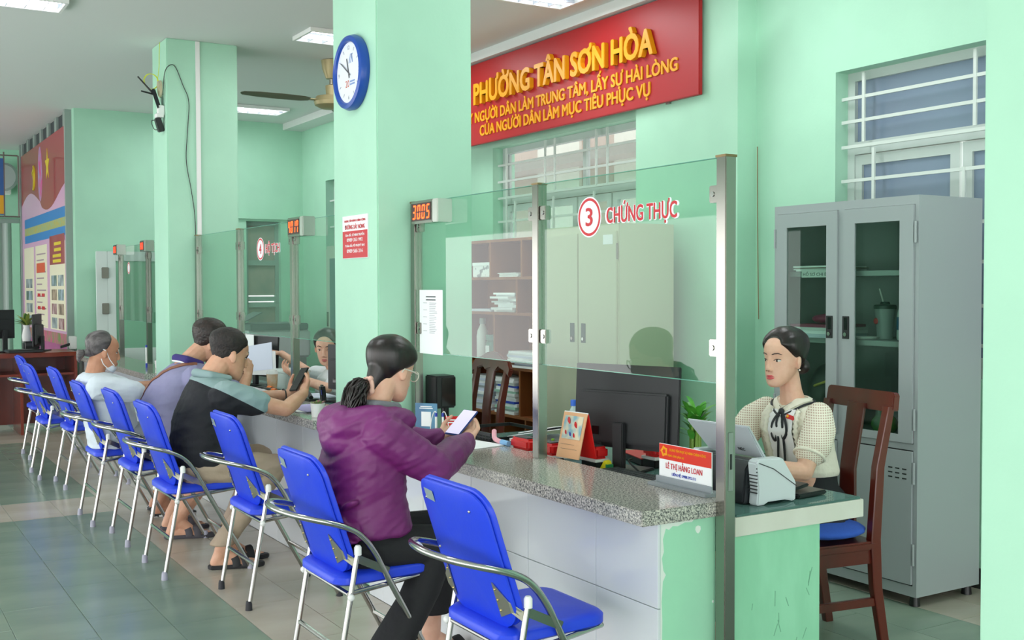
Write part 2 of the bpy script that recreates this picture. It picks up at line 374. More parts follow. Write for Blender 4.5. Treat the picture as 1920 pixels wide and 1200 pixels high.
def window(n, y0, y1, z0, z1, splits, transom, pane, bars_v, bars_h, frost=True, xp=4.93, label=''):
    r = struct(MB().box(xp-.03, xp+.03, y0, y0+.05, z0, z1).box(xp-.03, xp+.03, y1-.05, y1, z0, z1).box(xp-.03, xp+.03, y0+.05, y1-.05, z1-.05, z1)
               .box(xp-.03, xp+.03, y0+.05, y1-.05, z0, z0+.05).box(xp-.03, xp+.03, y0+.05, y1-.05, transom-.035, transom+.035).build('window_%d' % n, FRAME_W, smooth=False), label)
    def leaf(a, b, c, d):
        MB().box(xp-.02, xp+.015, a, a+.055, c, d).box(xp-.02, xp+.015, b-.055, b, c, d).box(xp-.02, xp+.015, a+.055, b-.055, c, c+.055).box(xp-.02, xp+.015, a+.055, b-.055, d-.055, d).build('sash', FRAME_W, r, smooth=False)
        MB().box(xp-.004, xp+.004, a+.05, b-.05, c+.05, d-.05).build('pane', pane, r, smooth=False)
    lo = [y0+.03]+splits[0]+[y1-.03]
    for a, b in zip(lo, lo[1:]): leaf(a+.01, b-.01, z0+.05, transom-.04)
    hi = [y0+.03]+splits[1]+[y1-.03]
    for a, b in zip(hi, hi[1:]):
        MB().box(xp-.004, xp+.004, a+.02, b-.02, transom+.035, z1-.05).build('pane', pane, r, smooth=False)
        MB().box(xp-.02, xp+.02, a-.015, a+.025, transom+.035, z1-.05).build('mullion', FRAME_W, r, smooth=False)
    xb = xp-.075
    BARM = mat('bar_paint', '#ccd5cf', .45)
    for z in bars_h: MB().box(xb-.006, xb+.006, y0-.0, y1, z-.009, z+.009).build('bar', BARM, r, smooth=False)
    for y, a, b in bars_v: MB().box(xb-.009, xb+.003, y-.009, y+.009, a, b).build('bar', BARM, r, smooth=False)
    return r
window(2, 2.4, 4.355, 1.03, 2.70, ([2.95, 3.62], [3.1]), 2.275, PANE_BLUE,
       [(4.20, 2.3, 2.68), (3.50, 2.3, 2.68), (3.36, 2.3, 2.68), (4.13, 1.05, 2.26), (3.56, 1.05, 2.1), (3.33, 1.05, 2.26), (2.7, 1.05, 2.7)],
       [1.2, 1.4, 1.62, 1.82, 2.09, 2.28, 2.42, 2.55], label='barred window with blue-grey panes above the grey cabinet')
window(1, 5.98, 8.16, .95, 2.69, ([6.6, 7.05, 7.55], [6.95]), 2.24, PANE_CL,
       [(8.02, .97, 2.68), (7.42, 2.26, 2.68), (7.28, 2.26, 2.68), (6.72, 2.26, 2.68), (6.58, 2.26, 2.68), (7.3, .97, 2.22), (6.75, .97, 2.22), (7.88, .97, 2.22)],
       [1.15, 1.38, 1.6, 1.84, 2.06, 2.26, 2.40, 2.54], label='barred window under the red banner')
window(3, 9.9, 11.96, 1.0, 2.73, ([10.5, 11.2], [11]), 2.25, PANE_BLUE, [(11.5, 1, 2.7)], [1.3, 1.6, 1.9, 2.2, 2.5], label='barred window in the corner behind the second column')
r = MB().box(fx0, fx0+.045, 12.78, 12.83, fz0, fz1).box(fx1-.045, fx1, 12.78, 12.83, fz0, fz1).box(fx0+.045, fx1-.045, 12.78, 12.83, fz1-.05, fz1).box(fx0+.045, fx1-.045, 12.78, 12.83, fz0, fz0+.05)
for z in (1.30, 1.37, 1.80): r.box(fx0+.045, fx1-.045, 12.77, 12.83, z-.03, z+.03)
r = struct(r.build('window_4', mat('grey_frame', '#8fa39b', .5), smooth=False), 'small grey-framed window in the far wall')
for a, b in ((.9, 1.28), (1.41, 1.77), (1.83, 2.24)): MB().box(fx0+.04, fx1-.04, 12.80, 12.805, a, b).build('pane', mat('dusty_pane', '#8b8f86', .3, col2='#a59c90', scale=4), r, smooth=False)
# neighbouring house seen through the panes
t = thing('neighbour_house', 'pale pink house standing outside behind the barred window', 'building', (6.6, 7.5, 0))
HW = mat('house_wall', '#c7b3a8', .8)
MB().box(6.6, 7, 4.5, 11, 0, 6).build('wall', HW, t, smooth=False)
for a, b, c, d in ((6.2, 6.9, 2.2, 3.4), (7.9, 8.8, 2.0, 3.2), (9.4, 10.2, 2.0, 3.2)): MB().box(6.57, 6.6, a, b, c, d).build('window', mat('house_window', '#e7e2d8', .6), t, smooth=False)
MB().box(6.3, 6.62, 4.5, 11, 2.75, 2.85).build('ledge', mat('house_ledge', '#a9a19b', .7), t, smooth=False)

# ---- white-framed door leaning open in front of the far wall
r = MB().box(2.385, 2.50, 12.56, 12.6, 0, 1.905).box(2.50, 2.59, 12.56, 12.6, 0, 1.905).box(2.59, 3.9, 12.56, 12.6, 1.80, 1.905).box(3.82, 3.9, 12.56, 12.6, 0, 1.8).box(2.59, 3.82, 12.56, 12.6, 0, .84)
r = struct(r.build('door_1', mat('door_white', '#cfdad6', .5), bevel=.004), 'white framed glazed door at the far wall')
MB().box(2.59, 3.82, 12.575, 12.585, .84, 1.80).build('pane', glassmat('door_glass', '#dcefe6', 1.5, .55, '#9fd6b8'), r, smooth=False)
for z in (1.28, 1.67): MB().box(2.44, 2.51, 12.53, 12.57, z-.06, z+.06).build('hinge', mat('hinge_grey', '#84837a', .4, .6), r, bevel=.005)

# ================================================================== counters
TILEW = mat('white_wall_tile', '#d9dde2', .1); GRAN = granite()
def counter(y0, y1, label, green_end=False):
    t = thing('service_counter', label[0], 'counter', (2.4, y0, 0))
    MB().box(2.2, 2.43, y0+.004, y1, 0, .75).build('body', G_COUNTER, t, smooth=False)
    zs = [0, .2, .48, .752]; y = y0; ylist = [y0, y0+.335]
    while ylist[-1]+.43 < y1: ylist.append(ylist[-1]+.435)
    if y1-ylist[-1] > .05: ylist.append(y1)
    else: ylist[-1] = y1
    for a, b in zip(ylist, ylist[1:]):
        for c, d in zip(zs, zs[1:]):
            MB().box(2.188, 2.2, a+.0012, b-.0012, c+.0012, d-.0012).build('tile', TILEW, t, bevel=.0015, seg=1)
    s = MB().box(2.115, 2.495, y0-.012, y1, .752, .80).build('granite_worktop', GRAN, bevel=.003, seg=2)
    s.location.z = .0; tag(s, label[1], 'worktop')
    return t
t = counter(2.70, 4.928, ('white tiled counter with a chipped green end beside the wooden chair', 'speckled grey granite worktop carrying the red and white name plate'))
CH = mat('chipped_plaster', '#e4ebe4', .8)
m = MB()
for z, wd, yy in ((.742, .13, .0), (.73, .06, .0), (.60, .018, 0), (.33, .012, 0), (.2, .014, 0), (.70, .02, 0)):
    pass
pl = [(2.202, .752), (2.34, .751), (2.33, .742), (2.30, .744), (2.27, .735), (2.25, .738), (2.235, .728), (2.222, .733), (2.21, .70), (2.214, .66), (2.206, .64), (2.212, .60), (2.222, .585), (2.21, .565), (2.205, .5), (2.208, .44), (2.205, .3), (2.211, .26), (2.204, .2), (2.201, .1), (2.200, .1)]
MB().prism(pl, (0, 2.7035, 0), (1, 0, 0), (0, 0, 1), (0, .004, 0)).build('chipped_edge', CH, t, smooth=False)
for x, z, s_ in ((2.355, .715, .011), (2.42, .47, .004), (2.30, .33, .004), (2.36, .29, .005), (2.33, .15, .003)):
    MB().prism([(s_*math.cos(q)*(1+.3*math.sin(3*q)), s_*math.sin(q)*1.2) for q in [k*PI/4 for k in range(8)]], (x, 2.7025, z), (1, 0, 0), (0, 0, 1), (0, .003, 0)).build('chip', CH, t, smooth=False)
counter(5.482, 8.797, ('white tiled counter where the three men sit', 'speckled granite worktop between the two green columns'))
counter(9.252, 12.55, ('white tiled counter beyond the second column', 'granite worktop beyond the second column'))

# ---- staff desk behind the counter
def staff_desk(y0, y1, lab, tint, xe=3.115):
    t = thing('staff_desk', lab, 'desk', (2.8, y0, 0))
    MB().box(2.498, xe, y0, y1, .675, .738).build('desk_top', mat('desk_marble', '#d9d6cc', .3, col2='#e0ddd4', scale=7), t, bevel=.002)
    MB().box(2.512, xe-.01, y0+.008, y1-.01, .7385, .7465).build('glass_sheet', glassmat('desk_glass', '#9fc4bd', 1.5, .35, '#7da39e'), t, smooth=False)
    MB().box(2.498, 2.905, y0+.012, y0+.09, 0, .675).build('end_panel', tint, t, smooth=False)
    MB().box(2.498, 2.905, y1-.09, y1-.012, 0, .675).build('end_panel', tint, t, smooth=False)
    return t
SCUFF = mat('scuffed_green', '#97d6b2', .5, col2='#a0debb', scale=9, bump=.05, stretch=(1.5, 1, .5))
d1 = staff_desk(2.685, 4.88, 'pale marble desk with a glass sheet and a scuffed green end panel', SCUFF)
random.seed(11)
for k in range(14):
    x = random.uniform(2.56, 2.86); z = random.uniform(.12, .5); a = random.uniform(-.5, .5); l = random.uniform(.02, .07)
    MB().obox((x, 2.6965, z), (math.sin(a), 0, math.cos(a)), (0, 1, 0), (math.cos(a), 0, -math.sin(a)), l, .0015, .0022).build('scuff_mark', mat('scuff', '#7fb697', .8), d1, smooth=False)
d2 = staff_desk(5.55, 8.75, 'cluttered staff desk between the two green columns', SCUFF, 2.945)
# ---- steel posts and glass
def post(y, z0, label, w=.045, x=2.44, extra=True):
    t = thing('steel_post', label, 'post', (x, y, z0))
    MB().box(x-w/2, x+w/2, y-w/2, y+w/2, z0, 1.92).build('tube', STEEL, t, bevel=.003)
    if extra:
        MB().box(x-w/2-.002, x+w/2+.002, y-w/2-.002, y+w/2+.002, 1.915, 1.923).build('end_cap', mat('brass_cap', '#8d7a5a', .4, .8), t, bevel=.001)
    return t
p1 = post(2.668, 0.001, 'tall steel post standing on the floor at the end of the granite worktop', .046)
MB().box(2.4625, 2.4645, 2.655, 2.682, .83, 1.05).build('lock_plate', mat('lock_grey', '#9aa09b', .4, .7), p1, bevel=.001)
MB().box(2.43, 2.452, 2.6435, 2.6455, .84, 1.03).build('lock_plate', mat('lock_grey', '#9aa09b', .4, .7), p1, bevel=.001)
MB().box(2.437, 2.445, 2.6425, 2.644, .91, .96).build('keyhole', BLACKPL, p1)
post(3.775, .8005, 'steel post between the two glass panes of the counter numbered 3')
post(4.895, .8005, 'steel post under the clock reading 3005 on its display')
post(6.61, .8005, 'steel post under the display reading 4017')
post(7.70, .8005, 'steel post behind the heads of the seated men')
post(8.765, .8005, 'steel post fixed against the second column')
post(10.43, .8005, 'steel post under the red lit display nearest the second column')
post(11.6, .8005, 'steel post carrying the display farthest down the hall')
def pane(ya, yb, label, z0=1.185, z1=1.917):
    t = thing('glass_partition', label, 'glass', (2.44, ya, z0))
    MB().box(2.4355, 2.4445, ya, yb, z0, z1).build('pane', GLASS, t, smooth=False)
    for z in (z0, z1): MB().box(2.435, 2.445, ya, yb, z-.0012, z+.0012).build('polished_edge', GEDGE, t, smooth=False)
    for y, s in ((ya, 1), (yb, -1)):
        for z in (1.30, 1.80):
            MB().box(2.425, 2.455, min(y, y+s*.04), max(y, y+s*.04), z-.028, z+.028).build('clamp', STEEL, t, bevel=.003)
            MB().cyl((2.4255, y+s*.022, z), (2.422, y+s*.022, z), .009, n=12).build('clamp_screw', CHROME, t)
    return t
g1 = pane(2.694, 3.750, 'glass pane marked with a red 3 above the granite worktop')
g2 = pane(3.80, 4.870, 'glass pane with the sheet of paper taped to it')
g3 = pane(6.636, 7.676, 'glass pane marked with a red 4')
g4 = pane(5.49, 6.585, 'glass pane in front of the woman in white at counter 4')
g5 = pane(7.726, 8.74, 'glass pane beside the second column')
g6 = pane(9.26, 10.40, 'glass pane just past the second column')
g7 = pane(10.46, 11.57, 'glass pane at the farthest counter')
# red lettering stuck on the glass
def circle(y, z, r, x, m, par, name, rin=0, n=40, ky=1):
    m_ = MB()
    o = [(r*math.cos(2*PI*k/n)*ky, r*math.sin(2*PI*k/n)) for k in range(n)]
    if not rin: m_.prism(o, (x, y, z), (0, -1, 0), (0, 0, 1), (-.0006, 0, 0))
    else:
        i = [(a*rin/r, b*rin/r) for a, b in o]
        vs = [(x-d, y-a, z+b) for d in (0, .0006) for l in (o, i) for a, b in l]; fs = []
        for k in range(n):
            q = (k+1) % n; fs += [(k, q, n+q, n+k), (2*n+k, 3*n+k, 3*n+q, 2*n+q), (k, 2*n+k, 2*n+q, q), (n+k, n+q, 3*n+q, 3*n+k)]
        m_.add(vs, fs)
    return m_.build(name, m, par, smooth=False)
STW = mat('sticker_white', '#eceaf0', .5)
def sticker(par, y, z, num, word, r, wx0, wx1, zh):
    circle(y, z, r, 2.4352, STW, par, 'sticker_disc'); circle(y, z, r*.93, 2.4346, REDPRINT, par, 'red_ring', r*.80)
    text('number', num, (2.4340, y, z-r*.42), h=r*.86, m=REDPRINT, parent=par, bold=.02, w=r*.55, ext=.0006, **XF)
    c = (wx0+wx1)/2; w_ = wx0-wx1
    text('lettering_outline', word, (2.4352, c, z-zh/2-.001), h=zh, m=STW, parent=par, bold=.075, w=w_+.014, ext=.0006, **XF)
    text('lettering', word, (2.4345, c, z-zh/2), h=zh, m=REDPRINT, parent=par, bold=.028, w=w_, ext=.0006, **XF)
sticker(g1, 3.418, 1.765, '3', 'CHỨNG THỰC', .077, 3.306, 2.905, .055)
sticker(g3, 7.244, 1.763, '4', 'HỘ TỊCH', .077, 7.134, 6.865, .055)
sticker(g6, 10.0, 1.763, '1', 'THUẾ', .06, 9.88, 9.65, .045) if False else None
circle(11.22, 1.70, .06, 2.4352, STW, g7, 'sticker_disc'); circle(11.22, 1.70, .055, 2.4346, REDPRINT, g7, 'red_ring', .045)
circle(10.1, 1.70, .06, 2.4352, STW, g6, 'sticker_disc'); circle(10.1, 1.70, .055, 2.4346, REDPRINT, g6, 'red_ring', .045)
# sheet of paper on the glass
pp = MB().box(2.4325, 2.4345, 4.61, 4.85, 1.178, 1.488).build('notice_sheet', PAPER, smooth=False); tag(pp, 'white printed notice taped to the glass beside the steel post', 'notice')
random.seed(3)
MB().box(2.4318, 2.4325, 4.68, 4.78, 1.452, 1.458).build('heading_line', DARKTXT, pp, smooth=False); MB().box(2.4318, 2.4325, 4.68, 4.78, 1.437, 1.443).build('heading_line', DARKTXT, pp, smooth=False)
for k in range(18):
    z = 1.425-k*.0085; MB().box(2.4318, 2.4325, 4.665+random.uniform(0, .03), 4.745, z-.001, z+.001).build('text_line', mat('faint_print', '#9a9ba3', .8), pp, smooth=False)
    if k % 4 == 0: MB().box(2.4318, 2.4325, 4.77, 4.81, z-.001, z+.001).build('text_line', mat('faint_print', '#9a9ba3', .8), pp, smooth=False)
# ---- number displays
SEG = {'0': 'abcdef', '1': 'bc', '3': 'abcdg', '4': 'bcfg', '5': 'acdfg', '7': 'abcf', '8': 'abcdefg'}
def display(y, z, digits, label, w=.20, h=.105, x=2.385):
    t = thing('number_display', label, 'display', (x, y, z-h/2))
    MB().box(x-.028, x+.03, y-w, y, z-h/2, z+h/2).build('case', STEEL, t, bevel=.003)
    MB().box(x-.03, x-.028, y-w+.012, y-.008, z-h/2+.012, z+h/2-.012).build('screen', LEDBACK, t, smooth=False)
    MB().box(x-.03, x+.05, y-w-.055, y-w-.001, z-h/2, z+h/2).build('end_cover', mat('brushed', '#c9c8c4', .3, .9), t, bevel=.004)
    if not digits: MB().box(x-.031, x-.03, y-w+.03, y-.03, z-h/2+.02, z+h/2-.02).build('lit_panel', mat('led_panel_red', '#ff2410', .5, emit='#ff2a10', estr=1.6), t, smooth=False)
    n = len(digits); dw = (w-.02)/max(n, 1)*.62; step = (w-.03)/max(n, 1); dh = h*.62; s = .0075
    for i, c in enumerate(digits):
        yc = y-.02-step*(i+.5)+.005; m = MB()
        def sg(u0, u1, v0, v1):
            k = .12
            q = [(u0, v0), (u1, v0), (u1, v1), (u0, v1)]
            m.prism([(u+(v)*k, v) for u, v in q], (x-.0302, yc, z), (0, -1, 0), (0, 0, 1), (-.001, 0, 0))
        a, b = dw/2, dh/2; g = s*.62
        for ch in SEG[c]:
            {'a': lambda: sg(-a+g, a-g, b-s, b), 'g': lambda: sg(-a+g, a-g, -s/2, s/2), 'd': lambda: sg(-a+g, a-g, -b, -b+s), 'f': lambda: sg(-a, -a+s, s*.5, b-s*.4),
             'b': lambda: sg(a-s, a, s*.5, b-s*.4), 'e': lambda: sg(-a, -a+s, -b+s*.4, -s*.5), 'c': lambda: sg(a-s, a, -b+s*.4, -s*.5)}[ch]()
        m.build('digit', LED, t, smooth=False)
    return t
display(4.785, 1.858, '3005', 'steel cased display with glowing orange digits 3005', .22, .108)
display(6.50, 1.87, '4017', 'steel cased display with glowing red digits 4017', .21, .115)
display(10.40, 1.885, '', 'small lit red display just past the second column', .16, .10)
display(11.55, 1.885, '', 'small display at the far end with a sliver of red light', .16, .10)
# ================================================================== ceiling fittings
def lamp(x0, x1, y0, y1, label):
    t = thing('ceiling_light', label, 'ceiling light', ((x0+x1)/2, (y0+y1)/2, 3.46), 'recessed fluorescent ceiling lights')
    MB().box(x0, x1, y0, y0+.02, 3.425, 3.458).box(x0, x1, y1-.02, y1, 3.425, 3.458).box(x0, x0+.02, y0+.02, y1-.02, 3.425, 3.458).box(x1-.02, x1, y0+.02, y1-.02, 3.425, 3.458).build('frame', WHITEPL, t, smooth=False)
    MB().box(x0+.02, x1-.02, y0+.02, y1-.02, 3.452, 3.458).build('reflector', LOUVRE, t, smooth=False)
    n = 2
    for k in range(n):
        y = y0+(y1-y0)*(k+.5)/n; MB().cyl((x0+.04, y, 3.444), (x1-.04, y, 3.444), .008, n=10).build('tube', TUBE, t)
    for k in range(1, 10):
        x = x0+(x1-x0)*k/10; MB().box(x-.002, x+.002, y0+.022, y1-.022, 3.428, 3.452).build('louvre_blade', LOUVRE, t, smooth=False)
    ym = (y0+y1)/2; MB().box(x0+.02, x1-.02, ym-.003, ym+.003, 3.428, 3.452).build('louvre_spine', LOUVRE, t, smooth=False)
    l = bpy.data.lights.new('lamp_glow', 'AREA'); l.shape = 'RECTANGLE'; l.size = x1-x0-.1; l.size_y = y1-y0-.08; l.energy = 8; l.color = (.97, .99, 1)
    lo = bpy.data.objects.new('lamp_glow', l); COL.objects.link(lo); lo.location = ((x0+x1)/2, ym, 3.421); lo.parent = t; lo.matrix_parent_inverse = Matrix.Translation(-t.location)
lamp(.16, 1.36, 7.95, 8.27, 'louvred ceiling light over the public side of the hall')
lamp(3.05, 4.25, 7.87, 8.26, 'louvred ceiling light beside the blue clock')
lamp(3.03, 4.23, 11.55, 11.93, 'louvred ceiling light nearest the far wall')
lamp(3.1, 4.32, 6.02, 6.40, 'louvred ceiling light above the red banner')
lamp(3.1, 4.32, 4.16, 4.54, 'assumed louvred ceiling light added out of view above the grey cabinet')  # assumed lamp at the visible spacing, added to lift the staff-side light
lamp(3.1, 4.32, 2.30, 2.68, 'assumed louvred ceiling light added out of view over the passage beside the nearest column')  # another assumed lamp out of view, added to brighten the staff side
lamp(.16, 1.36, 4.25, 4.57, 'assumed louvred ceiling light added out of view over the nearest chairs')  # assumed lamp out of view, added for more light over the chairs
FANM = mat('fan_tan', '#a99a72', .4, .3); FANB = mat('fan_blade', '#6d6a58', .5)
def fan(x, y, label, angs, zb=3.10):
    t = thing('ceiling_fan', label, 'fan', (x, y, 3.46))
    MB().lathe([(.0, 3.459), (.085, 3.455), (.075, 3.38), (.045, 3.30), (.0, 3.30)], (x, y, 0)).build('canopy', FANM, t)
    MB().cyl((x, y, 3.31), (x, y, zb+.12), .016).build('rod', mat('fan_rod', '#9b9686', .4, .5), t)
    MB().lathe([(.02, zb+.15), (.05, zb+.14), (.045, zb+.06), (.13, zb+.045), (.15, zb), (.14, zb-.03), (.09, zb-.055), (0, zb-.06)], (x, y, 0), n=28).build('motor', FANM, t)
    for a in angs:
        d = Vector((math.cos(a), math.sin(a), 0)); n = Vector((-d.y, d.x, .18)).normalized(); c = Vector((x, y, zb+.01)); u = d.cross(n)
        b = MB().loft([(c+d*s-Vector((0, 0, .0)), n, wd, u, .004) for s, wd in ((.20, .035), (.26, .062), (.45, .07), (.65, .062), (.78, .04), (.80, .012))], n=12, e=3).build('blade', FANB, t)
        MB().obox(c+d*.17, d, n, u, .14, .04, .006).build('blade_arm', FANM, b, bevel=.002)
fan(3.65, 8.95, 'tan ceiling fan half hidden behind the clock column', (PI+.02, PI+.02+2.094, PI+.02+4.189))
fan(3.65, 4.62, 'tan ceiling fan above the red banner', (4.15, 4.15+2.094, 4.15+4.189), 3.17)

# ================================================================== banner, clock, hotline sign
t = thing('red_banner', 'large red banner with raised yellow lettering hung over the barred window', 'banner', (4.62, 6.9, 2.70))
BX = 4.60
MB().box(BX, BX+.03, 5.28, 8.52, 2.70, 3.375).build('board', REDSIGN, t, bevel=.003)
MB().box(BX+.03, BX+.045, 5.6, 5.64, 2.69, 3.3).build('hanger', STEEL, t, smooth=False)
def btext(body, px0, px1, z, h, ext, bold):
    text('lettering', body, (BX-.0005, (px0+px1)/2, z), h=h, m=YELLOW, parent=t, w=px0-px1, ext=ext, bold=bold, **XF)
btext('PHƯỜNG TÂN SƠN HÒA', 8.07, 5.70, 3.03, .165, .035, .042)
btext('LẤY NGƯỜI DÂN LÀM TRUNG TÂM, LẤY SỰ HÀI LÒNG', 8.34, 5.48, 2.885, .083, .006, .036)
btext('CỦA NGƯỜI DÂN LÀM MỤC TIÊU PHỤC VỤ', 8.02, 5.76, 2.765, .083, .006, .036)
# clock on the column
cy, cz, cr = 5.19, 2.585, .185
t = thing('wall_clock', 'round blue-rimmed wall clock on the pale green column', 'clock', (2.24, cy, cz-cr))
ax = (-1, 0, 0)
MB().lathe([(.13, 0), (cr, .0), (cr+.005, .02), (cr-.004, .045), (cr-.02, .052), (cr-.03, .045), (cr-.034, .03), (.02, .03)], (2.245, cy, cz), n=48, ax=ax).build('rim', mat('clock_blue', '#1f4aa3', .3), t)
MB().lathe([(0, .031), (cr-.033, .031), (cr-.033, .033), (0, .033)], (2.245, cy, cz), n=48, ax=ax).build('dial', mat('clock_dial', '#dfe2ec', .5), t)
X = 2.2115
for k, s_ in enumerate(['12', '1', '2', '3', '4', '5', '6', '7', '8', '9', '10', '11']):
    a = k*PI/6; rr = .125
    if k % 3 == 0: text('numeral', s_, (X, cy-rr*math.sin(a), cz+rr*math.cos(a)-.010), h=.02, m=mat('clock_grey', '#8e929c', .6), parent=t, ext=.0006, **XF)
    else: MB().obox((X, cy-rr*math.sin(a), cz+rr*math.cos(a)), (0, -math.sin(a), math.cos(a)), (0, math.cos(a), math.sin(a)), (1, 0, 0), .018, .004, .001).build('hour_mark', mat('clock_grey', '#8e929c', .6), t, smooth=False)
text('numeral', '20', (X, cy+.018, cz-.072), h=.034, m=mat('orange_print', '#c8603c', .6), parent=t, ext=.0006, **XF)
for z in (-.048, -.062): MB().box(X-.0006, X, cy-.075, cy-.015, cz+z-.004, cz+z+.004).build('print_line', mat('pale_blue_print', '#7b93c4', .6), t, smooth=False)
for y in (-.0, -.02): MB().prism([(0, 0), (.008, 0), (.03, .045), (.022, .045)], (X, cy+y, cz+.045), (0, -1, 0), (0, 0, 1), (-.0006, 0, 0)).build('logo_stroke', mat('pale_blue_print', '#7b93c4', .6), t, smooth=False)
MB().prism([(.045, 0), (.053, 0), (.043, .045), (.035, .045)], (X, cy, cz+.045), (0, -1, 0), (0, 0, 1), (-.0006, 0, 0)).build('logo_stroke', mat('pale_blue_print', '#7b93c4', .6), t, smooth=False)
HAND = mat('hand_grey', '#4b4c52', .5)
def hand_(a, l, wd, x):
    d = Vector((0, -math.sin(a), math.cos(a))); n = Vector((0, math.cos(a), math.sin(a))); MB().obox(Vector((x, cy, cz))+d*(l/2-.02), d, n, (1, 0, 0), l+.02, wd, .001).build('clock_hand', HAND, t, smooth=False)
hand_(-.30, .085, .009, X-.002); hand_(-1.0, .115, .006, X-.004)
# hotline sign
t = thing('hotline_sign', 'small red and white hotline sign on the column below the clock', 'sign', (2.243, 5.19, 1.65))
MB().box(2.24, 2.2455, 5.035, 5.352, 1.65, 1.868).build('plate', PAPER, t, smooth=False)
MB().box(2.2392, 2.24, 5.037, 5.350, 1.652, 1.79).build('red_panel', mat('hot_red', '#c3202c', .45), t, smooth=False)
for body, z, h, w_, m_ in (('TRUNG TÂM HÀNH CHÍNH CÔNG', 1.842, .011, .27, REDPRINT), ('ĐƯỜNG DÂY NÓNG', 1.805, .021, .25, REDPRINT), ('Giám đốc: LÊ MINH TRUYỀN', 1.769, .012, .24, PAPER), ('0989 353 992', 1.742, .017, .20, PAPER),
                           ('P.Giám đốc: VÕ PHẠM Ý NHI', 1.715, .012, .24, PAPER), ('0909 565 216', 1.685, .018, .20, PAPER)):
    text('lettering', body, (2.2391, 5.193, z-.006), h=h, m=m_, parent=t, w=w_, ext=.0005, bold=.004, **XF)

# ================================================================== router, cables, trunking on the second column
MB_ = MB().box(2.44, 2.475, 8.785, 8.80, 0.81, 3.455).build('cable_trunking', WHITEPL, bevel=.003); tag(MB_, 'white plastic cable trunking running down the second column', 'trunking')
cab = MB().tube([(2.20, 8.86, 3.02), (2.205, 8.82, 3.18), (2.23, 8.792, 3.24), (2.28, 8.792, 3.24), (2.34, 8.793, 3.10), (2.385, 8.793, 2.97), (2.37, 8.793, 2.72), (2.36, 8.793, 2.5), (2.40, 8.793, 2.25), (2.425, 8.792, 1.98), (2.42, 8.792, 1.3), (2.42, 8.792, .83)], .003, n=8, smooth=8).build('black_cable', BLACKPL); tag(cab, 'thin black cable hanging loosely down the second column', 'cable')
t = thing('wireless_router', 'black router with two antennas fixed high on the second column', 'router', (2.19, 8.95, 2.9))
MB().obox((2.17, 8.93, 2.985), (.2, -.3, -.9), (.3, .9, -.2), (1, 0, .2), .17, .10, .03).build('body', mat('router_black', '#26272c', .4), t, bevel=.006)
for a, b in (((2.16, 8.93, 3.02), (2.03, 8.95, 3.165)), ((2.15, 8.92, 3.03), (2.05, 8.93, 3.05))): MB().cyl(a, b, .008, .006, n=10).build('antenna', BLACKPL, t)
t2 = thing('cable_coil', 'coil of cream cable hanging over the router', 'cable', (2.2, 8.9, 3.0))
for k in range(4): MB().tube([(2.188-.004*k, 8.88+.045*math.cos(q)+.004*k, 3.07+.065*math.sin(q+.2*k)) for q in [2*PI*j/14 for j in range(14)]], .0035, n=6, smooth=2, close=True).build('loop', mat('cream_cable', '#b9b294', .6), t2)
t2 = thing('yellow_cable', 'loop of thin yellow fibre cable beside the router', 'cable', (2.1, 8.95, 3.05))
for k in range(2): MB().tube([(2.13+.055*math.cos(q)+.006*k, 8.95, 3.135+.06*math.sin(q)) for q in [2*PI*j/14 for j in range(14)]], .0025, n=6, smooth=2, close=True).build('loop', mat('yellow_cable', '#d6dd3a', .5), t2)
MB().tube([(2.18, 8.95, 3.14), (2.20, 8.97, 3.25), (2.205, 8.98, 3.35), (2.208, 8.97, 3.455)], .0025, n=6, smooth=5).build('lead', mat('yellow_cable', '#d6dd3a', .5), t2)
t2 = thing('power_adapter', 'white socket block with a black plug adapter under the router', 'adapter', (2.19, 8.9, 2.8))
MB().box(2.165, 2.213, 8.86, 8.92, 2.86, 2.94).build('socket', WHITEPL, t2, bevel=.004); MB().box(2.15, 2.205, 8.85, 8.93, 2.845, 2.875).build('shelf', WHITEPL, t2, bevel=.003)
MB().obox((2.18, 8.90, 2.79), (.3, 0, -1), (0, 1, 0), (1, 0, .3), .11, .06, .045).build('plug', BLACKPL, t2, bevel=.006)
MB().tube([(2.17, 8.92, 2.9), (2.16, 8.95, 2.84), (2.13, 8.95, 2.82), (2.15, 8.94, 2.76), (2.175, 8.92, 2.755)], .003, n=6, smooth=5).build('lead', BLACKPL, t2)
w = MB().tube([(4.783, 4.955, 2.35), (4.782, 4.95, 1.9), (4.78, 4.94, 1.5), (4.775, 4.93, 1.30)], .003, n=6, smooth=5).build('loose_wire', mat('old_wire', '#8a6a48', .7)); tag(w, 'old loose wires hanging in the corner beside the pilaster', 'wire')

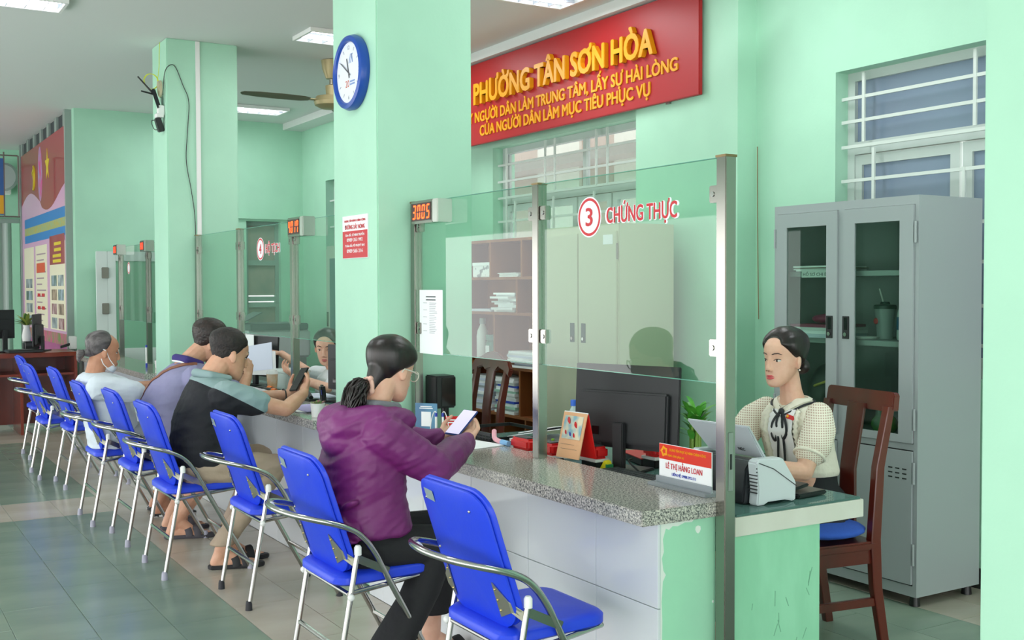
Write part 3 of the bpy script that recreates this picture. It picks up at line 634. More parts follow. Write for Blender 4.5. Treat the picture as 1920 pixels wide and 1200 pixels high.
# ================================================================== folding chairs
def folding_chair(cap_m, name='folding_chair'):
    t = thing(name, '', 'chair'); hw = .215
    # backrest: cushion and shell
    def panel(name, off, th, w, h, m, par, r=.085):
        mb = MB(); poly = rrect(w, h, r, 6); rings = []
        a = math.atan2(.13, .40); U = Vector((0, 1, 0)); V = Vector((-math.sin(a), 0, math.cos(a))); N_ = Vector((math.cos(a), 0, math.sin(a))); c = Vector((.002, 0, .684))
        for d, sc in ((off, .02), (off, .35), (off, .7), (off, .965), (off+th*.25, 1), (off+th*.75, 1), (off+th, .965), (off+th, .7), (off+th, .35), (off+th, .02)):
            rings.append([c+U*x*sc+V*y*sc+N_*(d+.45*x*x*sc*sc) for x, y in poly])
        return mb.rings(rings).build(name, m, par, smooth=50), c, U, V, N_
    b, c, U, V, N_ = panel('backrest', 0, .022, .42, .455, BLUE, t)
    panel('backrest_shell', -.013, .012, .415, .45, BLUE, b)
    for x, y in ((-.13, .16), (.15, .16), (-.17, -.02), (.17, -.02)):
        p = c+U*x+V*y+N_*(-.0135+.45*x*x); MB().ell(p, (.005,)*3, nu=10, nv=6).build('screw', CHROME, b)
    MB().obox(c+U*.115+V*.175+N_*(-.0140+.45*.0132), U+N_*.103, V, N_-U*.103, .068, .036, .0015).build('maker_label', mat('label_silver', '#9fb0b0', .4, .3), b)
    # seat
    poly = rrect(.40, .40, .07, 6); rings = []
    for z, sc in ((.432, .95), (.440, 1), (.462, 1), (.472, .95), (.476, .85)): rings.append([(.225+x*sc, y*sc*(1 if x < .1 else .97), z+.02*(x)) for x, y in poly])
    MB().rings(rings).build('seat', BLUE, t, smooth=50)
    # chrome frame
    r = .0115
    side = [(.455, 0), (.40, .105), (.215, .45), (.165, .545), (.11, .615), (.04, .655)]
    hoop = [Vector((x, -hw, z)) for x, z in side]+[Vector((-.055, -hw+.015, .685)), Vector((-.115, -hw+.085, .698)), Vector((-.135, 0, .70)), Vector((-.115, hw-.085, .698)), Vector((-.055, hw-.015, .685))]+[Vector((x, hw, z)) for x, z in side[::-1]]
    MB().tube(hoop, r, n=12, smooth=5).build('back_hoop', CHROME, t)
    for s in (-1, 1):
        y = s*(hw-.0)
        yo = s*(hw+.004-.03)
        MB().cyl((.0, y, .008), (.098, y, .555), .0105, n=12).build('rear_leg', CHROME, t)
        MB().lathe([(.0, .545), (.0135, .545), (.0135, .572), (.008, .580), (0, .580)], (.099, y, 0), n=12).build('tube_cap', WHITEPL, t)
        for x in (.0, .452):
            MB().lathe([(0, .0), (.0165, .0), (.015, .03), (.0125, .042), (0, .042)], (x, y, 0), n=14).build('foot_cap', cap_m, t)
        MB().obox((.155, y+s*.004, .503), (.9, 0, -.45), (0, 1, 0), (.45, 0, .9), .14, .007, .028).build('link_plate', STEEL, t, bevel=.002)
        br = MB().add([Vector(p) for p in ((.015, s*.155, .585), (.06, s*.165, .475), (.04, s*.150, .585), (.08, s*.165, .49), (.095, s*.21, .535), (.095, s*.21, .505))],
                      [(0, 1, 3, 2), (2, 3, 5, 4)]) if False else MB()
        a = c+U*s*.14+V*-.07+N_*-.006; q = c+U*s*.14+V*-.185+N_*-.006; e = Vector((.085, y*.99, .535)); e2 = Vector((.085, y*.99, .505)); mid = c+U*s*.198+V*-.125+N_*.0025; mid2 = c+U*s*.198+V*-.16+N_*.0025
        vs = [a, q, mid2, mid, e2, e]; d = N_*-.003
        br.add(vs+[v+d for v in vs], [(0, 1, 2, 3), (3, 2, 4, 5), (9, 8, 7, 6), (11, 10, 8, 9), (0, 6, 7, 1), (1, 7, 8, 2), (2, 8, 10, 4), (4, 10, 11, 5), (5, 11, 9, 3), (3, 9, 6, 0)])
        bo = br.build('bracket', mat('bracket_grey', '#a5a394', .35, .8), t, smooth=False)
        for vv in (-.09, -.125, -.16): MB().ell(c+U*s*.15+V*vv+N_*-.0085, (.004,)*3, nu=8, nv=5).build('screw', mat('brass', '#b5a26a', .3, 1), bo)
        MB().ell((.064, s*(hw+.018), .40), (.013, .013, .013), nu=12, nv=8).build('hinge_knob', WHITEPL, t)
        MB().tube([(.07, s*(hw-.012), .405), (.20, s*(hw-.01), .42), (.40, s*.17, .432)], .009, n=10).build('seat_rail', CHROME, t)
        MB().cyl((.07, y, .40), (.225, y*.96, .43), .007, n=8).build('seat_support', CHROME, t) if False else None
    MB().cyl((.037, -hw, .205), (.037, hw, .205), .009, n=10).build('rung', CHROME, t)
    MB().cyl((.352, -hw, .195), (.352, hw, .195), .009, n=10).build('rung', CHROME, t)
    MB().tube([(.068, -hw+.01, .405), (.068, hw-.01, .405)], .009, n=10).build('seat_rail', CHROME, t)
    MB().tube([(.40, -.17, .432), (.425, -.1, .436), (.425, .1, .436), (.40, .17, .432)], .009, n=10, smooth=4).build('seat_rail', CHROME, t)
    k = len(hoop)//2; MB().tube([(-.117, .085, .6985), (-.121, .07, .699), (-.125, .055, .6992)], .0122, n=12).build('tube_sticker', PAPER, t)
    return t
CAPG = mat('foot_grey', '#a9a7b8', .6)
ch0 = folding_chair(CAPG); ch1 = folding_chair(mat('foot_black', '#2a2a30', .6))
spots = [(1.635, 2.965, 0, 0, 'blue folding chair closest to the green counter end, standing empty'),
         (1.465, 3.835, 0, 0, 'blue folding chair under the woman in the purple jacket'),
         (1.60, 5.19, 0, 1, 'blue folding chair with black foot caps, empty between purple jacket and black polo'),
         (1.40, 5.94, 0, 0, 'blue folding chair under the man in the black and grey polo'),
         (1.40, 6.79, 0, 0, 'blue folding chair under the man in the lavender polo'),
         (1.335, 7.47, 0, 0, 'blue folding chair under the person in the white T-shirt'),
         (1.41, 8.91, 0, 0, 'empty blue folding chair next to the one with the white T-shirt'),
         (1.312, 9.465, 0, 0, 'empty blue folding chair before the last of the row'),
         (1.40, 10.62, 0, 0, 'last blue folding chair of the row, almost hidden behind its neighbour'),
         (1.02, 13.55, 2.6, 0, 'dark blue folding chair seen in part beyond the brown desk')]
first = {}
for x, y, rz, k, lab in spots:
    src = (ch0, ch1)[k]
    o = src if k not in first else copy_tree(src); first[k] = 1
    o.location = (x, y, 0); o.rotation_euler.z = rz; o['label'] = lab; o['group'] = 'blue folding chairs along the counters'
# ================================================================== cabinets, shelf, wooden chairs
DARKIN = mat('cabinet_inside', '#8f9a97', .5)
def grey_cabinet():
    x0, x1, y0, y1, z1 = 4.24, 4.70, 3.345, 4.26, 1.92
    t = thing('filing_cabinet', 'grey steel filing cabinet with two glazed doors over two solid doors', 'cabinet', (4.47, 3.8, 0))
    T = .02
    b = MB().box(x0+.02, x1, y0, y0+T, .05, z1).box(x0+.02, x1, y1-T, y1, .05, z1).box(x1-T, x1, y0+T, y1-T, .05, z1).box(x0+.02, x1-T, y0+T, y1-T, z1-.04, z1).box(x0+.02, x1-T, y0+T, y1-T, .05, .09).box(x0+.02, x1-T, y0+T, y1-T, .745, .765)
    b.box(x0, x0+.02, y0, y0+.022, .05, z1).box(x0, x0+.02, y1-.022, y1, .05, z1).box(x0, x0+.02, y0+.022, y1-.022, z1-.042, z1).box(x0, x0+.02, y0+.022, y1-.022, .05, .10).box(x0, x0+.02, y0+.022, y1-.022, .735, .765)
    b.box(x0, x0+.02, 3.785, 3.822, .10, .735).box(x0, x0+.02, 3.785, 3.822, .765, z1-.042)
    b.build('body', GREYM, t, smooth=False)
    for z in (1.575, 1.235): MB().box(x0+.04, x1-T, y0+T, y1-T, z-.025, z).build('shelf', GREYM, t, smooth=False)
    for (a, c, ga, gc, hy) in ((3.368, 3.785, 3.445, 3.712, 3.763), (3.822, 4.237, 3.892, 4.163, 3.868)):
        d = MB().box(x0-.012, x0, a, ga, .768, 1.876).box(x0-.012, x0, gc, c, .768, 1.876).box(x0-.012, x0, ga, gc, .768, .805).box(x0-.012, x0, ga, gc, 1.805, 1.876).build('glazed_door', GREYM, t, smooth=False)
        MB().box(x0-.006, x0-.003, ga, gc, .805, 1.805).build('pane', glassmat('cabinet_glass', '#e2eee8', 1.5), d, smooth=False)
        MB().box(x0-.014, x0-.012, hy-.022, hy+.022, 1.24, 1.352).build('handle', BLACKPL, d, bevel=.001)
        MB().box(x0-.0145, x0-.013, hy-.010, hy+.010, 1.285, 1.345).build('handle_recess', BLACKGL, d, smooth=False)
        MB().cyl((x0-.014, hy, 1.262), (x0-.021, hy, 1.262), .010, n=14).build('lock', CHROME, d)
        l = MB().box(x0-.012, x0, a, c, .108, .730).build('solid_door', GREYM, t, smooth=False)
        e = a+.01 if hy < 3.8 else c-.04
        for z in (.60, .622, .644):
            for k in range(3): MB().box(x0-.0128, x0-.0118, e+.03+k*.04-.012, e+.03+k*.04+.012, z-.003, z+.003).build('vent_slot', BLACKPL, l, smooth=False)
        hx = y0+.012 if hy < 3.8 else y1-.012
        for z in (.25, .63, .88, 1.75): MB().cyl((x0-.010, hx, z-.05), (x0-.010, hx, z+.05), .006, n=10).build('hinge', GREYM, t)
    for x in (x0+.04, x1-.04):
        for y in (y0+.04, y1-.04): MB().cyl((x, y, .0), (x, y, .05), .025, .02, n=14).build('foot', BLACKPL, t)
grey_cabinet()
def stack(label, x, y, z, w, d, h, n, mats, seed, cat='papers', jit=.012, tilt=0):
    t = thing('paper_stack', label, cat, (x, y, z)); random.seed(seed); zz = z
    for k in range(n):
        th = h/n*random.uniform(.75, 1.25); a = random.uniform(-.06, .06); c = (x+random.uniform(-jit, jit), y+random.uniform(-jit, jit), zz+th/2)
        MB().obox(c, (math.cos(a), math.sin(a), 0), (-math.sin(a), math.cos(a), tilt), (0, 0, 1), d, w, th*.97).build('sheaf', mats[k % len(mats)], t, smooth=False); zz += th
    return t
PK = mat('folder_pink', '#8e2f55', .5)
stack('thin pile of papers on the top shelf of the grey cabinet', 4.40, 4.02, 1.577, .24, .28, .03, 4, [PAPER, PAPER2, mat('folder_tan', '#8b7a70', .6)], 1)
lb = MB().box(4.274, 4.279, 3.92, 4.10, 1.545, 1.578).build('shelf_label', PAPER, smooth=False); tag(lb, 'white label strip on the cabinet shelf edge reading HO SO CHI B', 'label')
text('lettering', 'HỒ SƠ CHI B', (4.2735, 4.01, 1.553), h=.016, m=DARKTXT, parent=lb, w=.16, ext=.0005, **XF)
stack('papers under a dark red folder on the middle cabinet shelf', 4.40, 4.03, 1.237, .26, .28, .06, 4, [PAPERB, PAPER, PAPER2, PK], 2)
t = thing('red_folder', 'crumpled dark red bag on the papers in the grey cabinet', 'bag', (4.40, 4.0, 1.30)); blob('bag', MB().ell((4.40, 4.02, 1.33), (.09, .10, .028)).ell((4.38, 3.96, 1.335), (.06, .05, .03)), PK, t, .008)
def tumbler():
    x, y, z = 4.42, 3.685, 1.237
    t = thing('tumbler', 'clear plastic tumbler with a dark lid and straw in the grey cabinet', 'tumbler', (x, y, z))
    MB().lathe([(0, 0), (.036, 0), (.05, .15), (.047, .15), (.034, .006), (0, .006)], (x, y, z), n=24).build('cup', mat('cloudy_cup', '#9aa5a6', .3), t)
    MB().lathe([(0, .185), (.02, .185), (.025, .172), (.05, .170), (.055, .165), (.055, .15), (0, .15)], (x, y, z), n=24).build('lid', mat('dark_green_lid', '#1e3a36', .4), t)
    MB().cyl((x, y+.01, z+.18), (x, y+.035, z+.25), .004, n=8).build('straw', WHITEPL, t)
    MB().ell((x-.043, y+.02, z+.09), (.004, .014, .016)).build('printed_mark', REDPRINT, t)
tumbler()
def bottle(x, y, z, h, r, m, capm, label, name='bottle', band=None):
    t = thing(name, label, 'bottle', (x, y, z))
    MB().lathe([(0, 0), (r*.9, 0), (r, h*.04), (r, h*.6), (r*.85, h*.72), (r*.4, h*.85), (r*.38, h*.9), (0, h*.9)], (x, y, z), n=20).build('body', m, t)
    MB().lathe([(0, h*.87), (r*.5, h*.87), (r*.5, h), (0, h)], (x, y, z), n=16).build('cap', capm, t)
    if band: MB().lathe([(r*1.005, h*.25), (r*1.012, h*.26), (r*1.012, h*.55), (r*1.005, h*.56)], (x, y, z), n=20).build('band', band, t)
    return t
CLEARW = mat('water_plastic', '#b8c6c6', .15)
bottle(4.40, 3.56, 1.237, .2, .03, CLEARW, mat('cap_pale', '#9fb0ae', .5), 'small water bottle with blue band beside the tumbler', band=mat('band_blue', '#3a6a8a', .5))
t = thing('snack_packet', 'copper coloured packet beside the water bottle', 'packet', (4.36, 3.52, 1.237)); blob('wrapper', MB().ell((4.35, 3.50, 1.27), (.025, .03, .035)).ell((4.35, 3.52, 1.30), (.02, .022, .03)), mat('copper', '#b06a4a', .35), t, .006)
MB_ = MB().lathe([(0, 0), (.05, 0), (.06, .012), (.055, .012), (.045, .005), (0, .005)], (4.36, 3.74, 1.237), n=20).build('saucer', WHITEPL); tag(MB_, 'white saucer behind the tumbler', 'saucer')
t = thing('pink_bag', 'bright pink plastic bag at the bottom of the glazed cabinet', 'bag', (4.4, 3.5, .767)); blob('bag', MB().ell((4.38, 3.49, .83), (.07, .06, .065)).ell((4.38, 3.50, .89), (.03, .03, .04)), mat('pink_bag', '#d2386e', .4), t, .007)
t = thing('clear_bag', 'crumpled clear plastic bag with green contents in the grey cabinet', 'bag', (4.4, 3.64, .767)); blob('bag', MB().ell((4.38, 3.65, .82), (.06, .07, .055)).ell((4.37, 3.66, .88), (.03, .03, .04)), mat('clear_bag', '#7d8a83', .25, col2='#4c8a3e', scale=12), t, .007)
t = thing('black_bag', 'black bag with a yellow stripe behind the glazed cabinet door', 'bag', (4.4, 4.0, .767)); blob('bag', MB().ell((4.40, 4.03, .93), (.10, .11, .17)).ell((4.38, 3.95, 1.02), (.06, .06, .10)), mat('black_bag', '#22282c', .4, col2='#3c4440', scale=9), t, .008)
MB().obox((4.30, 3.99, 1.0), (0, 1, -.35), (1, 0, 0), (0, .35, 1), .10, .015, .012).build('stripe', mat('yellow_stripe', '#b5a64a', .5), t, bevel=.004)

def cream_cabinet():
    x0, x1, y0, y1, z1 = 4.1, 4.535, 5.44, 6.29, 1.895
    t = thing('cream_cabinet', 'cream steel cupboard with two plain doors under the barred window', 'cabinet', (4.3, 5.86, 0))
    MB().box(x0, x1, y0, y1, .03, z1).build('body', CREAM, t, bevel=.003)
    for a, c, s in ((5.455, 5.862, 1), (5.872, 6.28, -1)):
        d = MB().box(x0-.012, x0, a, c, .09, 1.845).build('door', CREAM, t, bevel=.002)
        hy = 5.805 if s > 0 else 5.93
        MB().box(x0-.015, x0-.012, hy-.024, hy+.024, 1.14, 1.265).build('handle', mat('handle_green', '#20504c', .4), d, bevel=.001)
        MB().cyl((x0-.015, hy, 1.165), (x0-.022, hy, 1.165), .011, n=12).build('lock', CHROME, d)
        for z in (.3, 1.72): MB().cyl((x0-.01, a-.006 if s > 0 else c+.002, z-.05), (x0-.01, a-.006 if s > 0 else c+.002, z+.05), .006, n=8).build('hinge', mat('hinge_grey', '#84837a', .4, .6), t)
    MB().box(x0-.0135, x0-.012, 5.49, 5.59, 1.765, 1.825).build('paper_label', PAPER, t, smooth=False)
    for x in (x0+.04, x1-.04):
        for y in (y0+.04, y1-.04): MB().cyl((x, y, 0), (x, y, .03), .02, n=10).build('foot', BLACKPL, t)
cream_cabinet()
def shelf():
    x0, x1, y0, y1 = 4.40, 4.74, 6.33, 8.15; zs = [.08, .515, .885, 1.305, 1.58, 1.875]
    t = thing('bookcase', 'open brown wooden bookcase full of paper stacks', 'bookcase', (4.57, 7.2, 0))
    for y in (y0, y1-.022): MB().box(x0, x1, y, y+.022, 0, 1.875).build('side_panel', WOOD_S, t, smooth=False)
    MB().box(x1-.012, x1, y0+.022, y1-.022, 0, 1.87).build('back_panel', WOOD_S, t, smooth=False)
    for z in zs: MB().box(x0+.004, x1-.012, y0+.022, y1-.022, z-.022, z).build('shelf_board', WOOD_S, t, smooth=False)
    for a, b, ys in ((1.58, 1.853, (7.54, 7.07, 6.7)), (1.305, 1.558, (7.14, 6.7)), (.885, 1.283, (7.48, 6.7)), (.515, .863, (7.10, 6.7)), (.08, .493, (7.45, 7.02))):
        for y in ys: MB().box(x0+.006, x1-.012, y-.01, y+.01, a, b).build('divider', WOOD_S, t, smooth=False)
shelf()
t = thing('ream_box', 'white patterned paper ream box on the top shelf of the bookcase', 'box', (4.55, 7.72, 1.58)); MB().box(4.44, 4.68, 7.58, 7.88, 1.581, 1.70).build('box', mat('ream_print', '#e9e9ea', .6, col2='#8f949c', scale=18, detail=1, lo=.55, hi=.6), t, bevel=.004); MB().box(4.437, 4.441, 7.58, 7.88, 1.675, 1.70).build('lid_edge', PAPER, t, smooth=False)
stack('low pile of papers in the middle of the top bookcase shelf', 4.54, 7.3, 1.5805, .30, .22, .035, 4, [PAPER, PAPER2], 4)
stack('sloping pile of white documents on the second bookcase shelf', 4.55, 7.36, 1.3055, .30, .25, .15, 9, [PAPER, PAPER2, PAPER], 5, jit=.03)
stack('flat sheets lying left of the sloping document pile', 4.55, 7.75, 1.3055, .34, .25, .02, 3, [PAPERB, PAPER], 6)
t = thing('desk_calendar', 'blue and white desk calendar standing on the second bookcase shelf', 'calendar', (4.5, 6.95, 1.306)); MB().obox((4.53, 6.95, 1.40), (0, 1, 0), (.25, 0, 1), (1, 0, -.25), .16, .19, .008).build('leaf', mat('cal_blue', '#8c9ab8', .5, col2='#d9dce4', scale=14), t, smooth=False); MB().obox((4.585, 6.95, 1.395), (0, 1, 0), (-.25, 0, 1), (1, 0, .25), .16, .18, .004).build('stand', PAPER, t, smooth=False)
t = bottle(4.52, 7.86, .8855, .36, .05, WHITEPL, mat('cap_pale', '#9fb0ae', .5), 'tall white bottle on the third bookcase shelf')
t = thing('storage_jar', 'green lidded jar on the third bookcase shelf', 'jar', (4.53, 7.66, .8855)); MB().lathe([(0, 0), (.075, 0), (.08, .02), (.08, .17), (.07, .19), (0, .19)], (4.53, 7.66, .886), n=24).build('body', mat('green_jar', '#3d7f6f', .3), t); MB().lathe([(0, .185), (.083, .185), (.083, .23), (0, .23)], (4.53, 7.66, .886), n=24).build('lid', mat('jar_lid', '#4f8a7c', .4), t); MB().box(4.447, 4.452, 7.63, 7.69, .93, 1.03).build('label', PAPER, t)
stack('broad slumping pile of papers on the third bookcase shelf', 4.55, 7.03, .8855, .48, .26, .14, 8, [PAPER, PAPERB, PAPER2, PAPER], 8, jit=.03)
stack('tall stack of folders with blue and green edges on the fourth shelf', 4.54, 7.32, .5155, .30, .25, .30, 14, [PAPER, PAPER2, mat('green_folder', '#9fc4b4', .6), PAPER, mat('blue_folder', '#2f48b8', .5), PAPER2], 9)
stack('second stack of files behind the brown chair splat', 4.54, 7.72, .5155, .30, .25, .27, 12, [PAPERB, PAPER, PAPERB, PAPER2], 10)
MB_ = MB().lathe([(0, 0), (.04, 0), (.045, .02), (.03, .12), (.055, .19), (.05, .19), (.025, .12), (0, .11)], (4.5, 7.25, .08), n=18).build('vase', mat('pale_vase', '#c9c4bd', .3)); tag(MB_, 'pale vase on the lowest bookcase shelf', 'vase')

def wood_chair(label, x, y, rz, crest=True):
    """origin under the middle of the seat, facing local -x"""
    t = thing('wooden_chair', label, 'chair')
    MB().box(-.21, .20, -.205, .205, .41, .445).build('seat', WOOD_D, t, bevel=.008, seg=2)
    for s in (-1, 1):
        MB().box(-.19, .19, s*.175-.014, s*.175+.014, .35, .41).build('apron', WOOD_D, t, bevel=.003)
        MB().loft([((.245, s*.18, 0), (1, 0, 0), .021, (0, 1, 0), .017), ((.20, s*.18, .25), (1, 0, 0), .024, (0, 1, 0), .019), ((.185, s*.185, .45), (1, 0, 0), .026, (0, 1, 0), .02), ((.205, s*.185, .75), (1, 0, 0), .022, (0, 1, 0), .02), ((.255, s*.19, 1.0), (1, 0, 0), .018, (0, 1, 0), .021)], n=12, e=6).build('back_post', WOOD_D, t)
        MB().loft([((-.185, s*.18, 0), (1, 0, 0), .018, (0, 1, 0), .018), ((-.175, s*.18, .41), (1, 0, 0), .024, (0, 1, 0), .022)], n=12, e=6).build('front_leg', WOOD_D, t)
        MB().box(-.17, .215, s*.18-.01, s*.18+.01, .17, .205).build('stretcher', WOOD_D, t, bevel=.003)
    MB().box(.185-.012, .185+.012, -.17, .17, .36, .41).build('apron', WOOD_D, t, bevel=.003); MB().box(-.18-.012, -.18+.012, -.17, .17, .35, .41).build('apron', WOOD_D, t, bevel=.003)
    MB().loft([((.20, 0, .44), (0, 1, 0), .055, (1, 0, 0), .008), ((.205, 0, .72), (0, 1, 0), .047, (1, 0, 0), .009), ((.25, 0, 1.0), (0, 1, 0), .055, (1, 0, 0), .008)], n=16, e=6).build('splat', WOOD_D, t)
    if crest:
        pts = [(-.235, .93), (-.245, .98), (-.21, 1.03), (-.14, 1.045), (-.07, 1.075), (0, 1.085), (.07, 1.075), (.14, 1.045), (.21, 1.03), (.245, .98), (.235, .93), (.18, .965), (.1, .985), (.07, .96), (0, .975), (-.07, .96), (-.1, .985), (-.18, .965)]
        MB().prism(pts, (.085, 0, 0), (0, 1, 0), (.15, 0, 1), (.03, 0, -.004)).build('crest_rail', WOOD_D, t, bevel=.006)
    else:
        MB().prism([(-.215, .985), (-.212, 1.05), (-.2, 1.06), (.2, 1.06), (.212, 1.05), (.215, .985), (.15, .977), (-.15, .977)], (.105, 0, 0), (0, 1, 0), (.15, 0, 1), (.034, 0, -.005)).build('crest_rail', WOOD_D, t, bevel=.004)
    t.location = (x, y, 0); t.rotation_euler.z = rz
    return t
wood_chair('dark brown wooden chair under the woman in the cream blouse', 3.49, 3.30, math.radians(-9), False)
wood_chair('dark brown wooden chair with a curved crest in front of the bookcase', 3.37, 6.17, 0, True)
t = thing('seat_cushion', 'round blue cushion on the wooden chair beside the skirt', 'cushion', (3.5, 3.25, .447))
blob('cushion', MB().ell((3.50, 3.26, .485), (.205, .19, .034)), mat('blue_cloth', '#2d57b8', .9, bump=.2, bscale=80), t, .008)
t = wood_chair('x', 0, 0, 0, False) if False else None

# ================================================================== things on the counters and desks
# name plate in a clear holder
t = thing('name_plate', 'red and white name plate in a clear acrylic holder on the granite', 'name plate', (2.47, 2.9, .80))
UX = dict(U=(0, -1, 0), V=(0, 0, 1)); px_ = 2.465
MB().box(px_, px_+.004, 2.762, 3.036, .812, .948).build('card', PAPER, t, smooth=False)
MB().box(px_-.0006, px_, 2.763, 3.035, .894, .947).build('red_band', mat('plate_red', '#d8321c', .4), t, smooth=False)
MB().box(2.43, 2.51, 2.752, 3.06, .8005, .812).box(2.455, 2.463, 2.755, 3.045, .812, .835).build('acrylic_base', glassmat('acrylic', '#d9dde0', 1.45, .35, '#c9ced3'), t, bevel=.002)
for body, y, z, h, w_, m_, al in (('TRUNG TÂM PHỤC VỤ HÀNH CHÍNH CÔNG', 2.885, .926, .0085, .19, YELLOW, 0), ('Hành chính phục vụ', 2.945, .907, .0085, .085, YELLOW, 0), ('LÊ THỊ HẰNG LOAN', 2.903, .864, .019, .19, REDPRINT, 0), ('LIÊN HỆ: 0908.292.111', 2.903, .842, .0095, .125, BLUEPR, 0)):
    text('lettering', body, (px_-.0006, y, z), h=h, m=m_, parent=t, w=w_, ext=.0004, bold=.014, **XF)
for k in range(5):
    a = 2*PI*k/5+PI/2; c = Vector((px_-.0012, 3.008-.0125*math.cos(a), .922+.0125*math.sin(a)))
    d = Vector((0, -math.cos(a+1.1), math.sin(a+1.1))); n = Vector((0, d.z, -d.y)); MB().obox(c, d, n, (1, 0, 0), .017, .008, .0008).build('emblem_petal', YELLOW, t, bevel=.0003, seg=1)
# desk calendar with a red back
t = thing('tent_calendar', 'tent calendar with a cartoon print and red edges on the granite', 'calendar', (2.55, 3.68, .80))
a0, a1, apex = Vector((2.50, 3.745, .801)), Vector((2.56, 3.60, .801)), .985
e = (a1-a0); 
def quad(p, name, m, par, th=.004):
    n = (p[1]-p[0]).cross(p[3]-p[0]).normalized()*th; return MB().add([*p, *[q+n for q in p]], [(0, 1, 2, 3), (7, 6, 5, 4), (0, 4, 5, 1), (1, 5, 6, 2), (2, 6, 7, 3), (3, 7, 4, 0)]).build(name, m, par, smooth=False)
yy0, yy1 = 3.765, 3.640      # long edges run along a slanted line
F0, F1 = Vector((2.515, yy0, .801)), Vector((2.535, yy1-.01, .801)); off = Vector((.075, -.012, 0)); T0, T1 = F0+Vector((.04, -.005, .184)), F1+Vector((.04, -.005, .184))
f = quad([F0, F1, T1, T0], 'front_leaf', mat('peach', '#e9b489', .6), t); quad([F0+off, F1+off, T1, T0], 'back_leaf', RED, t, -.004)
MB().tube([T0, T1], .004, n=8).build('spine', PAPER, t)
q = lambda u, v: F0+(F1-F0)*u+(T0-F0)*v+Vector((-.0058, -.0008, .0003))
quad([q(.1, .42), q(.9, .42), q(.9, .93), q(.1, .93)], 'picture', mat('cal_picture', '#e6dcc0', .6, col2='#8db7c4', scale=28, detail=1), f, .0006)
for u, v, s_, m_ in ((.3, .8, .02, RED), (.62, .72, .018, RED), (.25, .55, .012, RED), (.45, .52, .011, BLUEPR), (.62, .5, .012, RED)): MB().ell(q(u, v)+Vector((-.001, 0, 0)), (.001, s_*.55, s_)).build('painted_shape', m_, f)
quad([q(.1, .3), q(.7, .3), q(.7, .305), q(.1, .305)], 'text_line', DARKTXT, f, .0006); quad([q(.15, .2), q(.85, .2), q(.85, .205), q(.15, .205)], 'text_line', DARKTXT, f, .0006)
# monitors
def monitor(cx, cy, zc, U, w, h, tilt, label, base_z, body=BLACKPL, stand=True, screen=None):
    t = thing('computer_monitor', label, 'monitor', (cx, cy, base_z))
    U = Vector(U).normalized(); Zv = Vector((0, 0, 1)); N_ = U.cross(Zv).normalized()       # N_ points to the back
    V = (Zv*math.cos(tilt)+N_*math.sin(tilt)).normalized(); N2 = U.cross(V); c = Vector((cx, cy, zc))
    MB().obox(c, U, V, N2, w, h, .014).build('panel', body, t, bevel=.003)
    hu = MB().obox(c+N2*.02-V*h*.13, U, V, N2, w*.84, h*.62, .03).build('rear_housing', body, t, bevel=.008)
    MB().obox(c+N2*.0365-V*h*.30-U*w*.25, U, V, N2, .035, .035, .003).build('port_recess', BLACKGL, hu, bevel=.001)
    MB().obox(c-N2*.0075, U, V, N2, w*.96, h*.92, .001).build('screen', screen or BLACKGL, t, smooth=False)
    if stand:
        p = c+N2*.035-V*h*.1
        MB().obox((p.x+N_.x*.02, p.y+N_.y*.02, (zc+base_z)/2-.03), U, Zv, N_, .05, zc-base_z-.06, .03).build('stand_neck', body, t, bevel=.004)
        MB().obox((p.x, p.y, base_z+.005), U, N_, Zv, .22, .17, .01).build('stand_base', body, t, bevel=.004)
    return t
MONB = mat('monitor_black', '#232427', .5)
m1 = monitor(2.765, 3.62, 1.005, (.17, -.445, 0), .50, .345, -.06, 'black computer monitor seen from behind beside the calendar', .7475, MONB)
MB().tube([(2.72, 3.72, .88), (2.70, 3.71, .85), (2.70, 3.70, .80), (2.69, 3.68, .76)], .004, n=8, smooth=5).build('cable', BLACKPL, m1); MB().tube([(2.74, 3.55, .80), (2.70, 3.52, .80), (2.68, 3.47, .79), (2.69, 3.42, .76)], .004, n=8, smooth=5).build('cable', BLACKPL, m1)
t = thing('keyboard', 'black keyboard on the desk below the monitor', 'keyboard', (2.615, 3.36, .7475)); KU, KV = Vector((.02, -1, 0)).normalized(), Vector((1, .02, 0)).normalized()
MB().obox((2.615, 3.36, .758), KU, KV, (0, 0, 1), .43, .15, .018).build('case', BLACKPL, t, bevel=.004)
for i in range(15):
    for j in range(5): MB().obox(Vector((2.615, 3.36, .769))+KU*(i-7)*.027+KV*(j-2)*.026, KU, KV, (0, 0, 1), .022, .021, .006).build('key', DKGREY, t, smooth=False)
t = thing('red_notebook', 'red covered notebook lying behind the monitor stand', 'notebook', (3.0, 3.72, .748)); MB().obox((2.98, 3.74, .762), (.3, 1, 0), (1, -.3, 0), (0, 0, 1), .24, .17, .025).build('pages', DKGREY, t, smooth=False); MB().obox((2.98, 3.74, .776), (.3, 1, 0), (1, -.3, 0), (0, 0, 1), .245, .175, .004).build('cover', mat('red_cover', '#b8252c', .5), t, bevel=.001)
def stamp(x, y, z, w, label, s=1):
    t = thing('self_inking_stamp', label, 'stamp', (x, y, z))
    MB().box(x-.035*s, x+.035*s, y-w/2, y+w/2, z+.045, z+.095).build('red_hood', RED, t, bevel=.012, seg=3)
    MB().box(x-.037*s, x+.037*s, y-w/2-.002, y+w/2+.002, z+.033, z+.045).build('white_band', WHITEPL, t, bevel=.002)
    MB().box(x-.033*s, x+.033*s, y-w/2+.004, y+w/2-.004, z, z+.033).build('base', BLACKPL, t, bevel=.003)
    MB().box(x-.025*s, x+.025*s, y-w/2+.02, y+w/2-.02, z+.095, z+.099).build('top_inset', DKGREY, t, bevel=.002)
